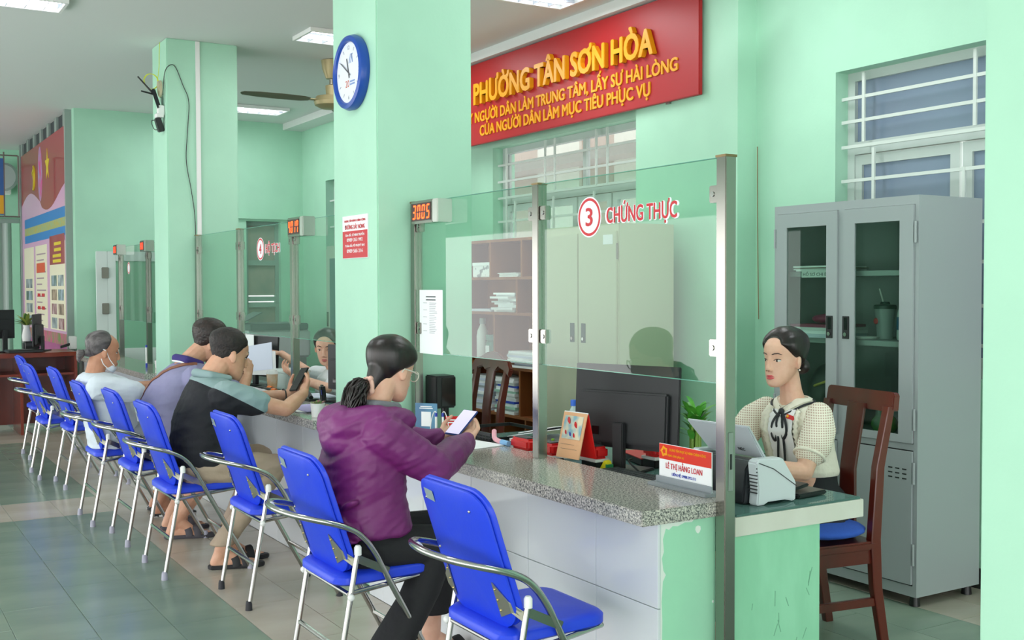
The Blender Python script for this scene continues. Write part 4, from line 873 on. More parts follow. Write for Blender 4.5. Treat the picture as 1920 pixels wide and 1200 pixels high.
stamp(2.548, 4.06, .7475, .15, 'red self-inking stamp standing left of the steel post')
stamp(2.56, 3.865, .7475, .09, 'red self-inking stamp just behind the tent calendar'); stamp(2.662, 3.70, .7475, .11, 'red and black self-inking stamp between calendar and monitor')
stamp(2.90, 3.60, .7475, .09, 'small red stamp half hidden by the monitor cable')
for nm, lab, loc, col in (('sticky_pad', 'small yellow packet at the foot of the monitor', (2.62, 3.62, .7475), '#e4d21e'),):
    t = thing(nm, lab, 'packet', loc); MB().prism([(0, 0), (.06, 0), (.045, .045), (.03, .05)], loc, (.3, -.95, 0), (0, 0, 1), (.03, .01, 0)).build('wrapper', mat('yellow_pack', col, .4), t, bevel=.002); MB().obox((loc[0]+.025, loc[1]-.045, loc[2]+.02), (0, 1, 0), (0, 0, 1), (1, 0, 0), .012, .03, .03).build('green_edge', mat('green_pack', '#1f7a4a', .4), t)
t = bottle(2.95, 4.27, .7475, .22, .03, CLEARW, mat('cap_blue', '#1f63d0', .4), 'clear water bottle with a bright blue cap behind the calendar')
t = thing('highlighter', 'lime green highlighter beside the red stamp', 'highlighter', (2.60, 3.92, .748)); MB().cyl((2.60, 3.92, .748), (2.60, 3.92, .83), .009, n=12).build('barrel', mat('lime', '#9be03a', .4), t); MB().cyl((2.60, 3.92, .83), (2.60, 3.92, .85), .007, n=12).build('cap', mat('lime2', '#7cc02a', .4), t)
t = thing('pink_tool', 'pink and blue plastic glue gun shaped tool on the counter edge', 'tool', (2.50, 4.22, .80)); MB().tube([(2.52, 4.28, .85), (2.50, 4.24, .82), (2.50, 4.18, .812)], .011, n=10, smooth=4).build('grip', mat('pale_pink', '#e8a8b4', .5), t); MB().cyl((2.50, 4.18, .812), (2.50, 4.12, .811), .012, n=12).build('tip', mat('sky_blue', '#7fb2e0', .5), t)
# black mesh tray with papers
t = thing('document_tray', 'black mesh document tray beside the open folder', 'tray', (2.62, 4.5, .7475))
tx0, tx1, ty0, ty1, tz = 2.505, 2.80, 4.29, 4.60, .7475
MB().box(tx0, tx1, ty0, ty1, tz, tz+.006).build('bottom', BLACKPL, t, smooth=False)
for a in ((tx0, tx0+.006, ty0, ty1), (tx1-.006, tx1, ty0, ty1), (tx0+.006, tx1-.006, ty1-.006, ty1)): MB().box(*a, tz+.006, tz+.02).box(*a, tz+.075, tz+.09).build('rim', BLACKPL, t, smooth=False)
for k in range(22):
    y = ty0+.005+k*.0133; MB().box(tx0+.001, tx0+.005, y-.003, y+.003, tz+.02, tz+.075).build('mesh_bar', BLACKPL, t, smooth=False)
for z in (.035, .05, .065): MB().box(tx0+.0005, tx0+.0055, ty0, ty1, tz+z-.003, tz+z+.003).build('mesh_bar', BLACKPL, t, smooth=False)
stack('open white folder of papers lying beside the black tray', 2.735, 4.11, .7475, .30, .27, .075, 6, [PAPER, PAPERB, PAPER], 14)
t = thing('raised_folder', 'clear document sleeve propped up on the white papers', 'folder', (2.7, 4.0, .80)); MB().add([(2.60, 4.30, .815), (2.86, 4.30, .83), (2.90, 3.93, .90), (2.64, 3.93, .885), (2.60, 4.30, .818), (2.86, 4.30, .833), (2.90, 3.93, .903), (2.64, 3.93, .888)], [(0, 3, 2, 1), (4, 5, 6, 7), (0, 1, 5, 4), (1, 2, 6, 5), (2, 3, 7, 6), (3, 0, 4, 7)]).build('sleeve', mat('sleeve', '#e6eaec', .3), t, smooth=False); MB().obox((2.75, 4.12, .862), (1, 0, 0), (0, 1, -.2), (0, .2, 1), .22, .3, .003).build('sheet', PAPER, t, smooth=False)
pp = MB().obox((2.37, 4.27, .8025), (1, .2, 0), (-.2, 1, 0), (0, 0, 1), .21, .29, .003).build('paper_sheet', PAPER, smooth=False); tag(pp, 'white paper sheets on the granite by the purple sleeve', 'paper')
# speaker, standee, pens, red card
t = thing('desk_speaker', 'black speaker box with glossy front behind the steel post', 'speaker', (2.58, 4.8, .7475)); MB().box(2.485, 2.595, 4.78, 4.90, .905, 1.065).build('cabinet', BLACKPL, t, bevel=.006); MB().box(2.515, 2.592, 4.777, 4.781, .915, 1.055).build('glossy_front', BLACKGL, t, bevel=.001); MB().cyl((2.565, 4.84, .7475), (2.565, 4.84, .91), .02, n=14).build('stem', BLACKPL, t); MB().cyl((2.565, 4.84, .7475), (2.565, 4.84, .757), .05, n=20).build('foot', BLACKPL, t)
t = thing('info_standee', 'blue printed card standing in a clear holder by the pens', 'standee', (2.45, 4.74, .8)); MB().obox((2.40, 4.72, .872), (.62, -.78, 0), (0, 0, 1), (.78, .62, 0), .115, .142, .004).build('card', mat('card_blue', '#3c6d93', .4, col2='#4a86a8', scale=9), t, smooth=False)
cU = Vector((.62, -.78, 0)); cN = Vector((-.78, -.62, 0)); cc = Vector((2.40, 4.72, .872))+cN*.003
MB().obox(cc+Vector((0, 0, -.005)), cU, (0, 0, 1), cN, .05, .07, .001).build('white_panel', PAPER, t, smooth=False)
for z, w_ in ((.055, .06), (.047, .07)): MB().obox(cc+Vector((0, 0, z)), cU, (0, 0, 1), cN, w_, .004, .001).build('print_line', PAPER, t, smooth=False)
MB().obox((2.40, 4.72, .803), cU, (.78, .62, 0), (0, 0, 1), .13, .06, .006).build('holder', glassmat('acrylic', '#d9dde0', 1.45, .35, '#c9ced3'), t, smooth=False)
for k, (x, y) in enumerate(((2.375, 4.57), (2.40, 4.55))):
    t = thing('ballpoint_pen', ('white and blue counter pen on a cord beside the blue card', 'white and blue counter pen next to its twin, nearer the red card')[k], 'pen', (x, y, .8), 'pens on cords')
    MB().cyl((x, y, .8005), (x, y, .83), .006, n=10).build('tip', BLUEPR, t); MB().cyl((x, y, .83), (x, y, .895), .0055, n=10).build('barrel', WHITEPL, t); MB().cyl((x, y, .895), (x, y, .912), .006, n=10).build('cap', BLUEPR, t)
    s_ = -1 if k == 0 else 1
    MB().tube([(x, y, .912), (x, y-s_*.005, .918), (x+s_*.008, y-s_*.01, .912), (x+s_*.016, y-s_*.02, .87), (x+s_*.02, y-s_*.025, .802)], .0022, n=6, smooth=5).build('cord', WHITEPL, t)
t = thing('red_card', 'red printed card standing behind the pens', 'card', (2.52, 4.62, .8)); MB().obox((2.49, 4.57, .845), (.75, -.66, 0), (0, 0, 1), (.66, .75, 0), .12, .088, .003).build('card', RED, t, smooth=False)
for z, w_ in ((.026, .08), (.014, .09), (-.004, .07)): MB().obox(Vector((2.49, 4.57, .845+z))+Vector((-.66, -.75, 0))*.002, (.75, -.66, 0), (0, 0, 1), (.66, .75, 0), w_, .006, .001).build('print_line', PAPER, t, smooth=False)
# lucky bamboo
t = thing('lucky_bamboo', 'lucky bamboo with bright green leaves standing beside the monitor', 'plant', (2.93, 3.38, .7475)); LEAF = mat('leaf_green', '#3f8f2e', .4, col2='#5fae3c', scale=20); STALK = mat('stalk', '#7c9a3c', .5)
MB().lathe([(0, 0), (.035, 0), (.042, .07), (.038, .075), (.034, .012), (0, .012)], (2.93, 3.38, .7475), n=20).build('pot', mat('pot_glass', '#a9b48c', .2), t)
random.seed(21)
def leaf(p, d, l, wd, m, par, name='leaf'):
    d = d.normalized(); s = d.cross(Vector((0, 0, 1))).normalized(); pts = []; n = 6
    for i in range(n+1):
        u = i/n; c = p+d*l*u+Vector((0, 0, -.35*l*u*u)); k = wd*math.sin(PI*min(.97, u*.9+.08))
        pts += [c-s*k+Vector((0, 0, .15*k)), c, c+s*k+Vector((0, 0, .15*k))]
    MB().add(pts, [f_ for i in range(n) for f_ in ((3*i, 3*i+1, 3*i+4, 3*i+3), (3*i+1, 3*i+2, 3*i+5, 3*i+4))]).build(name, m, par, smooth=True)
for k in range(9):
    a = k*2.4; x, y = 2.93+.018*math.cos(a)*(k > 0), 3.38+.018*math.sin(a)*(k > 0); h = .15+.014*(k % 4)
    MB().cyl((x, y, .76), (x, y, .80+h), .0065, n=8).build('stalk', STALK, t)
    for j in range(5):
        b = a+j*1.7+.4; leaf(Vector((x, y, .80+h-.07+.02*j)), Vector((math.cos(b), math.sin(b), random.uniform(.6, 2.2))), random.uniform(.09, .14), .015, LEAF, t)
# document scanner
t = thing('document_scanner', 'white document scanner with a raised grey paper tray at the desk end', 'scanner', (2.76, 2.9, .7475)); SCW = mat('scanner_white', '#d3d8dd', .35)
prof = [(2.665, .748), (2.67, .80), (2.66, .895), (2.672, .908), (2.775, .906), (2.79, .90), (2.852, .815), (2.850, .752), (2.84, .748), (2.80, .757), (2.72, .757), (2.70, .748)]
MB().prism(prof, (0, 2.755, 0), (1, 0, 0), (0, 0, 1), (0, .045, 0)).build('side_cheek', SCW, t, bevel=.005); MB().prism(prof, (0, 3.06, 0), (1, 0, 0), (0, 0, 1), (0, .04, 0)).build('side_cheek', SCW, t, bevel=.005)
MB().prism([(2.64, .749), (2.655, .87), (2.68, .90), (2.78, .895), (2.84, .81), (2.84, .749)], (0, 2.80, 0), (1, 0, 0), (0, 0, 1), (0, .26, 0)).build('dark_body', mat('scanner_dark', '#25292d', .25), t, bevel=.006)
MB().prism([(2.672, .895), (2.782, .893), (2.80, .87), (2.69, .86)], (0, 2.80, 0), (1, 0, 0), (0, 0, 1), (0, .26, 0)).build('top_cover', SCW, t, bevel=.004)
MB().add([(2.73, 2.79, .90), (2.73, 3.07, .90), (2.66, 3.12, 1.01), (2.66, 2.80, 1.015), (2.745, 2.79, .903), (2.745, 3.07, .903), (2.672, 3.12, 1.015), (2.672, 2.80, 1.02)], [(0, 1, 2, 3), (7, 6, 5, 4), (0, 4, 5, 1), (1, 5, 6, 2), (2, 6, 7, 3), (3, 7, 4, 0)]).build('paper_tray', mat('tray_grey', '#b4b9bf', .4), t, bevel=.004)
text('lettering', 'NEC', (2.6995, 2.865, .925), U=(0, -1, 0), V=(-.55, 0, .83), h=.012, m=DKGREY, parent=t, ext=.002)
for k in range(8): MB().box(2.664, 2.668, 2.757, 2.795, .79+k*.012, .794+k*.012).build('vent_slot', DKGREY, t, smooth=False)
MB().tube([(2.672, 2.7525, .895), (2.74, 2.7525, .87), (2.852, 2.7525, .80)], .0015, n=6).build('seam', DKGREY, t)
t = thing('black_tray_lid', 'black plastic tray lying on the desk behind the scanner', 'tray', (2.96, 2.86, .7475)); MB().obox((2.95, 2.84, .757), (1, .1, 0), (-.1, 1, 0), (0, 0, 1), .16, .13, .016).build('tray', BLACKPL, t, bevel=.005); MB().obox((2.92, 2.87, .775), (1, .1, .12), (-.1, 1, 0), (-.12, 0, 1), .12, .11, .012).build('lid', BLACKPL, t, bevel=.004)
# counter 4
m2 = monitor(2.79, 8.29, .97, (.2, -.97, 0), .48, .31, -.05, 'black monitor with a taped sheet on its back behind counter 4', .7475, MONB)
m3 = monitor(2.86, 6.74, .97, (.25, -.9, 0), .44, .30, 0, 'edge of a black monitor beside the face of the woman in white', .7475, MONB)
pp = MB().obox((2.738, 8.42, 1.03), (.2, -.97, 0), (0, .02, 1), (-.97, -.2, 0), .12, .21, .002).build('taped_sheet', PAPER, smooth=False); tag(pp, 'white printed sheet taped to the back of the monitor at counter 4', 'notice')
stack('loose papers spread under the phone of the man in black', 2.30, 6.02, .8005, .36, .20, .012, 3, [PAPERB, PAPER, mat('lilac_paper', '#b7aede', .7)], 31, jit=.03)
stack('papers lying on the staff desk in front of the woman in white', 2.70, 7.0, .7475, .30, .25, .03, 4, [PAPER, PAPERB], 32)
t = thing('card_terminal', 'dark handheld terminal standing at the edge of counter 4', 'terminal', (2.47, 6.18, .8)); MB().obox((2.46, 6.20, .86), (.1, 1, 0), (-.1, 0, 1), (1, 0, .1), .055, .12, .03).build('body', BLACKPL, t, bevel=.01, seg=3); MB().obox((2.443, 6.185, .875), (.1, 1, 0), (-.1, 0, 1), (1, 0, .1), .022, .03, .002).build('screen', BLUEPR, t, smooth=False)
t = thing('telephone', 'black desk telephone handset on counter 4', 'telephone', (2.5, 6.6, .8)); MB().tube([(2.47, 6.42, .81), (2.48, 6.5, .835), (2.50, 6.62, .84), (2.52, 6.72, .815)], [.016, .011, .011, .018], n=10, smooth=4).build('handset', BLACKPL, t) if False else MB().tube([(2.47, 6.42, .822), (2.48, 6.5, .845), (2.485, 6.58, .845), (2.485, 6.66, .822)], .014, n=10, smooth=4).build('handset', BLACKPL, t); MB().box(2.45, 2.52, 6.40, 6.68, .8005, .815).build('cradle', BLACKPL, t, bevel=.005)
for k, (x, y, lab) in enumerate(((2.56, 7.42, 'black hand tool with an orange grip on the desk at counter 4'), (2.60, 7.62, 'second black tool lying behind the first at counter 4'))):
    t = thing('hand_tool', lab, 'tool', (x, y, .7475)); MB().tube([(x-.03, y+.16, .765), (x, y+.05, .785), (x+.02, y-.12, .775)], .016, n=10, smooth=4).build('body', BLACKPL, t); MB().cyl((x+.005, y-.02, .786), (x+.012, y-.07, .783), .0175, n=10).build('orange_grip', mat('orange_grip', '#d9702a', .5), t)
t = thing('drink_cup', 'plastic cup with amber tea on the desk at counter 4', 'cup', (2.66, 7.62, .7475)); MB().lathe([(0, 0), (.032, 0), (.042, .13), (0, .13)], (2.66, 7.68, .748), n=20).build('cup', mat('tea', '#c9862f', .2, col2='#d9d3c6', scale=9), t); MB().lathe([(0, .13), (.044, .13), (.03, .16), (0, .165)], (2.66, 7.68, .748), n=20).build('lid', mat('cup_lid', '#d8dcdc', .2), t)
t = thing('plastic_box', 'clear plastic storage box on the desk at counter 4', 'box', (2.84, 7.85, .7475)); MB().box(2.76, 2.92, 7.62, 7.92, .748, .88).build('body', mat('clear_box', '#c3cfcd', .2), t, bevel=.01); MB().box(2.75, 2.93, 7.61, 7.93, .88, .90).build('lid', mat('box_lid', '#d3dad9', .3), t, bevel=.005)
t = thing('yellow_scissors', 'yellow handled scissors on white papers at counter 4', 'scissors', (2.62, 6.92, .78)); MB().tube([(2.62, 6.95, .783)]+[(2.62+.02*math.cos(q), 6.98+.03*math.sin(q), .783) for q in [0, 1, 2, 3, 4, 5]], .006, n=8, smooth=3).build('handle', mat('sc_yellow', '#e3c91d', .4), t); MB().obox((2.62, 6.88, .783), (0, 1, 0), (1, 0, 0), (0, 0, 1), .12, .012, .004).build('blade', STEEL, t)
def succulent(x, y, z, label, s=1):
    t = thing('potted_succulent', label, 'plant', (x, y, z))
    MB().lathe([(0, 0), (.033*s, 0), (.04*s, .075*s), (.036*s, .075*s), (.034*s, .065*s), (0, .065*s)], (x, y, z), n=20).build('pot', WHITEPL, t)
    random.seed(int(x*1000))
    for k in range(22):
        a = k*2.4; e = random.uniform(.2, 1.4); leaf(Vector((x+.012*math.cos(a), y+.012*math.sin(a), z+.062*s)), Vector((math.cos(a)*math.cos(e), math.sin(a)*math.cos(e), math.sin(e)+.4)), random.uniform(.035, .06)*s, .008*s, (mat('succ_green', '#7d9a55', .5), mat('succ_pink', '#b77f83', .5))[k % 3 == 0], t)
succulent(2.20, 5.62, .8005, 'succulent in a white pot beside the purple hood')
succulent(2.38, 9.84, .8005, 'succulent in a white pot past the second column', .9)
t = thing('ballpoint_pen', 'white and blue counter pen standing past the second column', 'pen', (2.3, 9.95, .8), 'pens on cords'); MB().cyl((2.30, 9.95, .8005), (2.30, 9.95, .84), .009, n=10).build('tip', BLUEPR, t); MB().cyl((2.30, 9.95, .84), (2.30, 9.95, .98), .008, n=10).build('barrel', WHITEPL, t); MB().cyl((2.30, 9.95, .98), (2.30, 9.95, 1.0), .009, n=10).build('cap', BLUEPR, t)
# cabinet and printer in the far staff corner
t = thing('far_cabinet', 'pale green glazed cabinet in the far corner behind counter 4', 'cabinet', (4.5, 10.6, 0)); PGM = mat('pale_green_metal', '#a9b8a8', .5)
MB().box(4.32, 4.78, 9.6, 10.75, .02, 1.93).build('body', PGM, t, bevel=.003)
for a, b in ((9.62, 10.17), (10.18, 10.73)):
    d = MB().box(4.305, 4.32, a, b, .06, 1.9).build('door', PGM, t, bevel=.002); MB().box(4.302, 4.306, a+.1, b-.1, .8, 1.8).build('pane', mat('dark_teal_pane', '#5d7f7c', .15), d, smooth=False); MB().box(4.295, 4.305, b-.06, b-.03, 1.1, 1.25).build('handle', STEEL, d)
t = thing('office_printer', 'grey office printer on a low stand near the far window', 'printer', (4.0, 11.6, 0)); MB().box(3.7, 4.3, 11.3, 11.9, 0, .75).build('stand', mat('stand_grey', '#8e9894', .5), t, smooth=False); MB().box(3.65, 4.35, 11.3, 11.95, .75, 1.05).build('body', mat('printer_grey', '#c3c8c8', .4), t, bevel=.02); MB().box(3.68, 4.32, 11.28, 11.9, 1.05, 1.12).build('lid', mat('printer_dark', '#6b7476', .4), t, bevel=.01); MB().obox((3.75, 11.6, 1.18), (1, 0, .5), (0, 1, 0), (-.5, 0, 1), .25, .3, .01).build('feeder', mat('printer_dark', '#6b7476', .4), t)

# ================================================================== far end of the hall
t = thing('notice_board', 'tall pink notice board with a red crown on the wall past the counters', 'notice board', (2.15, 14.5, .6)); BP = 2.15
MB().box(BP, BP+.04, 12.90, 16.35, .6, 3.30).build('panel', mat('board_pink', '#e3a9d4', .35, coat=.4), t, smooth=False)
MB().box(BP-.02, BP+.05, 12.84, 12.90, .3, 3.46).build('frame_stile', mat('frame_grey', '#8f9d97', .4), t, smooth=False); MB().box(BP-.02, BP+.05, 16.35, 16.42, .3, 3.46).build('frame_stile', mat('frame_grey', '#8f9d97', .4), t, smooth=False)
def bq(name, y0, y1, z0, z1, m, k=1): return MB().box(BP-.002*k, BP-.002*(k-1), y1, y0, z0, z1).build(name, m, t, smooth=False)
wave = [(0, 3.30)]+[(u*3.45, 2.62+.12*math.sin(u*7.5)-(.0 if u < .5 else .05)) for u in [k/24 for k in range(25)]]+[(3.45, 3.30)]
MB().prism([(a, b) for a, b in wave], (BP, 16.35, 0), (0, -1, 0), (0, 0, 1), (-.002, 0, 0)).build('red_crown', mat('board_red', '#a01b29', .4, coat=.4), t, smooth=False)
MB().ell((BP-.003, 14.72, 2.92), (.003, .17, .34)).build('oval_emblem', mat('oval', '#a79ac4', .5, col2='#d83f8f', scale=9), t)
EY = mat('emblem_yellow', '#d9c324', .5)
star = [((.16 if k % 2 == 0 else .065)*math.sin(k*PI/5), (.2 if k % 2 == 0 else .085)*math.cos(k*PI/5)) for k in range(10)]
MB().prism(star, (BP-.002, 14.16, 2.98), (0, -1, 0), (0, 0, 1), (-.003, 0, 0)).build('star', EY, t, smooth=False)
MB().tube([(BP-.003, 15.28-.14*math.cos(q), 2.92+.15*math.sin(q)) for q in [k*.33-2.0 for k in range(12)]], [.02*math.sin(PI*(k+.6)/12.6)+.004 for k in range(12)], n=6).build('sickle', EY, t); MB().obox((BP-.003, 15.28, 2.88), (0, .5, 1), (0, 1, -.5), (1, 0, 0), .28, .03, .004).build('hammer_shaft', EY, t); MB().obox((BP-.003, 15.34, 3.0), (0, 1, -.5), (0, .5, 1), (1, 0, 0), .11, .05, .004).build('hammer_head', EY, t)
BB = mat('board_blue', '#2f7fc4', .45); bq('blue_band', 16.1, 12.92, 2.30, 2.42, BB); bq('gold_band', 16.1, 12.92, 2.20, 2.30, mat('band_gold', '#8fae8a', .5, col2='#b5a64a', scale=14)); bq('blue_band', 16.1, 12.92, 2.10, 2.20, BB)
CRM = mat('board_cream', '#e6dfc4', .5)
for a, b in ((16.2, 15.35), (15.2, 14.3), (14.1, 13.05)): bq('cream_column', a, b, 1.02, 2.04, CRM)
bq('red_heading', 14.08, 13.07, 1.78, 2.12, mat('board_red', '#a01b29', .4, coat=.4), 2)
for z in (2.02, 1.95, 1.88, 1.82): bq('gold_line', 13.85-.1*(z > 1.9), 13.3, z-.018, z+.018, EY, 3)
PH = [mat('photo_%d' % k, c, .4, col2=d, scale=6) for k, (c, d) in enumerate((('#55606a', '#b9c4c4'), ('#4a6a5a', '#a8b8c8'), ('#6a5548', '#c0a890'), ('#7a2f38', '#c8b0b0')))]
for j in range(4):
    for a in (13.98, 13.52): bq('photo', a, a-.36, 1.62-j*.165-.09, 1.62-j*.165+.035, PH[(j+(a > 13.7)) % 4], 2)
    bq('photo', 16.05, 15.5, 1.58-j*.16-.07, 1.58-j*.16+.05, PH[j % 2], 2)
for j in range(12): bq('text_line', 15.1, 14.4+.15*(j % 3), 1.93-j*.075-.008, 1.93-j*.075+.008, mat('board_text', '#a58a96', .6), 2)
for a in (15.05, 14.72): bq('red_box', a, a-.22, 1.40, 1.44, REDPRINT, 3); bq('red_box', a, a-.22, 1.24, 1.28, REDPRINT, 3)
bq('red_box', 15.1, 14.45, 1.70, 1.82, mat('board_orange', '#d8562f', .5), 3)
bq('flower_print', 16.3, 12.95, .86, .99, mat('flowers', '#d23a86', .5, col2='#6c8f4a', scale=7), 2); bq('magenta_base', 16.35, 12.9, .6, .86, mat('magenta', '#b52f8c', .4, coat=.4), 2)
# dark slots above the board
t = thing('transom_grille', 'dark openings with pale bars above the pink notice board', 'grille', (2.18, 14.5, 3.3))
MB().box(2.17, 2.195, 12.92, 16.33, 3.305, 3.455).build('dark_backing', mat('dark_void', '#3a4044', .6), t, smooth=False)
for k in range(7): MB().box(2.145, 2.17, 12.92+k*.55, 13.06+k*.55, 3.30, 3.455).build('bar', mat('frame_grey', '#8f9d97', .4), t, smooth=False)
# folding steel gate
t = thing('folding_gate', 'grey-white folding steel gate closing the far end of the hall', 'gate', (1.2, 16.9, 0)); GT = mat('gate_grey', '#b2bfba', .5)
for k in range(17): MB().prism([(0, 0), (.05, -.05), (.07, -.05), (.12, 0)], (2.08-.12*k-.12, 16.93, 0), (1, 0, 0), (0, 1, 0), (0, 0, 2.42)).build('gate_slat', GT, t, smooth=False)
MB().box(0, 2.19, 16.9, 16.96, 2.42, 2.48).build('top_rail', mat('frame_grey', '#8f9d97', .4), t, smooth=False); MB().box(2.08, 2.18, 16.85, 16.95, 0, 2.42).build('end_post', G_WALL, t, smooth=False)
t = thing('wall_fan', 'white wall fan mounted on the end wall beside the hanging poster', 'fan', (2.0, 16.9, 2.9)); MB().lathe([(.0, 0), (.12, .02), (.19, .06), (.2, .09), (.17, .12), (0, .13)], (2.0, 16.8, 3.05), n=24, ax=(-.4, -1, 0)).build('cage', mat('fan_grey', '#9aa6a3', .4), t); MB().box(1.97, 2.08, 16.85, 16.99, 2.82, 3.0).build('bracket', WHITEPL, t, bevel=.01)
t = thing('hanging_poster', 'blue and yellow poster hanging from a thin metal frame at the hall end', 'poster', (1.5, 15, 2.4)); MB().box(1.1, 1.765, 14.99, 15.01, 2.42, 3.12).build('sheet', mat('poster_blue', '#2e5f9e', .5), t, smooth=False); MB().box(1.1, 1.762, 14.985, 14.99, 2.43, 2.66).build('yellow_part', mat('poster_yellow', '#d9a51e', .5), t, smooth=False)
for a, b in (((1.77, 15, 2.40), (1.77, 15, 3.2)), ((1.1, 15, 3.16), (1.93, 15, 3.16)), ((1.1, 15, 2.40), (1.95, 15, 2.40)), ((1.935, 15, 2.40), (1.935, 15, 3.16)), ((1.4, 15, 3.16), (1.4, 15, 3.459))): MB().cyl(a, b, .009, n=8).build('rod', mat('rod_grey', '#77736c', .4, .6), t)
# brown reception desk
t = thing('reception_desk', 'reddish brown wooden reception desk at the end of the chair row', 'desk', (1.5, 12.5, 0))
pts = [(.75, 12.2), (1.3, 12.13), (1.8, 12.15), (2.12, 12.22), (2.12, 12.84), (.75, 12.84)]
MB().prism(pts, (0, 0, .795), (1, 0, 0), (0, 1, 0), (0, 0, .045)).build('top', WOOD_R, t, bevel=.004)
for x in (.8, 1.56, 2.085): MB().box(x, x+.028, 12.2, 12.8, 0, .795).build('side_panel', WOOD_R, t, smooth=False)
for a, b in ((.83, 1.56), (1.59, 2.085)): MB().box(a, b, 12.24, 12.78, .60, .622).build('shelf', WOOD_R, t, smooth=False)
MB().box(.83, 2.085, 12.78, 12.8, .05, .795).build('back_panel', WOOD_R, t, smooth=False)
monitor(1.44, 12.55, 1.13, (1, .35, 0), .26, .30, 0, 'black monitor on the brown desk seen from behind', .8405, MONB)
monitor(1.78, 12.58, 1.06, (.45, 1, 0), .30, .34, 0, 'monitor with a pale printed sheet on the brown desk', .8405, MONB, screen=mat('screen_sheet', '#8d93ab', .4))
MB_ = thing('closed_laptop', 'flat dark laptop lying on the brown desk', 'laptop', (1.62, 12.4, .84)); MB().obox((1.62, 12.38, .852), (1, .1, 0), (-.1, 1, 0), (0, 0, 1), .34, .22, .018).build('base', DKGREY, MB_, bevel=.004); MB().obox((1.62, 12.38, .866), (1, .1, 0), (-.1, 1, 0), (0, 0, 1), .33, .21, .008).build('lid', BLACKPL, MB_, bevel=.003)
t = thing('label_printer', 'small black printer beside the plant on the brown desk', 'printer', (1.7, 12.65, .84)); MB().box(1.66, 1.82, 12.66, 12.80, .8405, .94).build('body', BLACKPL, t, bevel=.02, seg=3); MB().box(1.68, 1.8, 12.65, 12.665, .89, .92).build('slot', DKGREY, t)
t = thing('flower_vase', 'white vase with yellow-green leaves on the brown desk', 'plant', (1.74, 12.74, .84))
MB().lathe([(0, 0), (.04, 0), (.05, .05), (.03, .14), (.035, .17), (0, .17)], (1.70, 12.74, .94), n=18).build('vase', WHITEPL, t); random.seed(5)
for k in range(26):
    a = k*2.4; leaf(Vector((1.70, 12.74, 1.10)), Vector((math.cos(a), math.sin(a)*.5, random.uniform(.3, 1.8))), random.uniform(.14, .24), .022, (mat('lily_green', '#8fa04a', .5), mat('lily_dark', '#4f7a3e', .5))[k % 3 == 0], t)
t = thing('wall_socket_box', 'white junction box with a dark plug at the end of the counter wall', 'socket', (2.1, 12.75, .8)); MB().box(2.13, 2.20, 12.70, 12.80, .84, .98).build('box', WHITEPL, t, bevel=.006); MB().obox((2.08, 12.72, .88), (1, 0, .3), (0, 1, 0), (0, 0, 1), .1, .04, .03).build('plug', BLACKPL, t, bevel=.004)
# ================================================================== people
def R3(yaw_, pitch=0, roll_=0):
    return (Matrix.Rotation(yaw_, 3, 'Z') @ Matrix.Rotation(pitch, 3, 'Y') @ Matrix.Rotation(roll_, 3, 'X'))
HEAD = [(-.116, .042, .074, .016), (-.108, .024, .085, .030), (-.092, .0, .0885, .043), (-.07, -.03, .088, .053), (-.045, -.055, .087, .0605), (-.02, -.075, .0855, .0665), (0, -.088, .084, .0695), (.02, -.097, .0875, .072), (.04, -.102, .088, .0735), (.06, -.103, .0825, .0725), (.08, -.095, .067, .066), (.10, -.07, .038, .047), (.113, -.035, .004, .02)]
def head_loft(mb, C, R, k, jaw=1.0):
    mb.loft([(C+R@(Vector(((a+b)/2, 0, z))*k), R@Vector((1, 0, 0)), (b-a)/2*k, R@Vector((0, 1, 0)), w_*k*(1+(jaw-1)*max(0, min(1, -z/.07)))) for z, a, b, w_ in HEAD], n=36, e=2.1)
def head_prims(mb, C, R, k=1.0, female=False):
    def e(c, r, rot=None): mb.ell(C+R@(Vector(c)*k), tuple(q*k for q in r), R if rot is None else R@rot, 20, 13)
    def cp(a, ra, b, rb): mb.cap(C+R@(Vector(a)*k), ra*k, C+R@(Vector(b)*k), rb*k)
    head_loft(mb, C, R, k, 1.03 if female else 1.06)
    for s in (-1, 1):
        e((-.006, s*.076, -.012), (.018, .0075, .031), Matrix.Rotation(s*.38, 3, 'Z')@Matrix.Rotation(-.2, 3, 'Y')); e((.0, s*.074, -.032), (.009, .007, .011))
        e((.0935, s*.0105, -.040), (.009, .0075, .0075))
        if not female: e((.071, s*.026, .021), (.012, .026, .010))
    cp((.082, 0, .010), .0075, (.0975, 0, -.034), .0108)
    e((.083, 0, -.067), (.0115, .021, .0065)); e((.081, 0, -.077), (.0115, .018, .0075)); e((.074, 0, -.100), (.016, .02, .014))
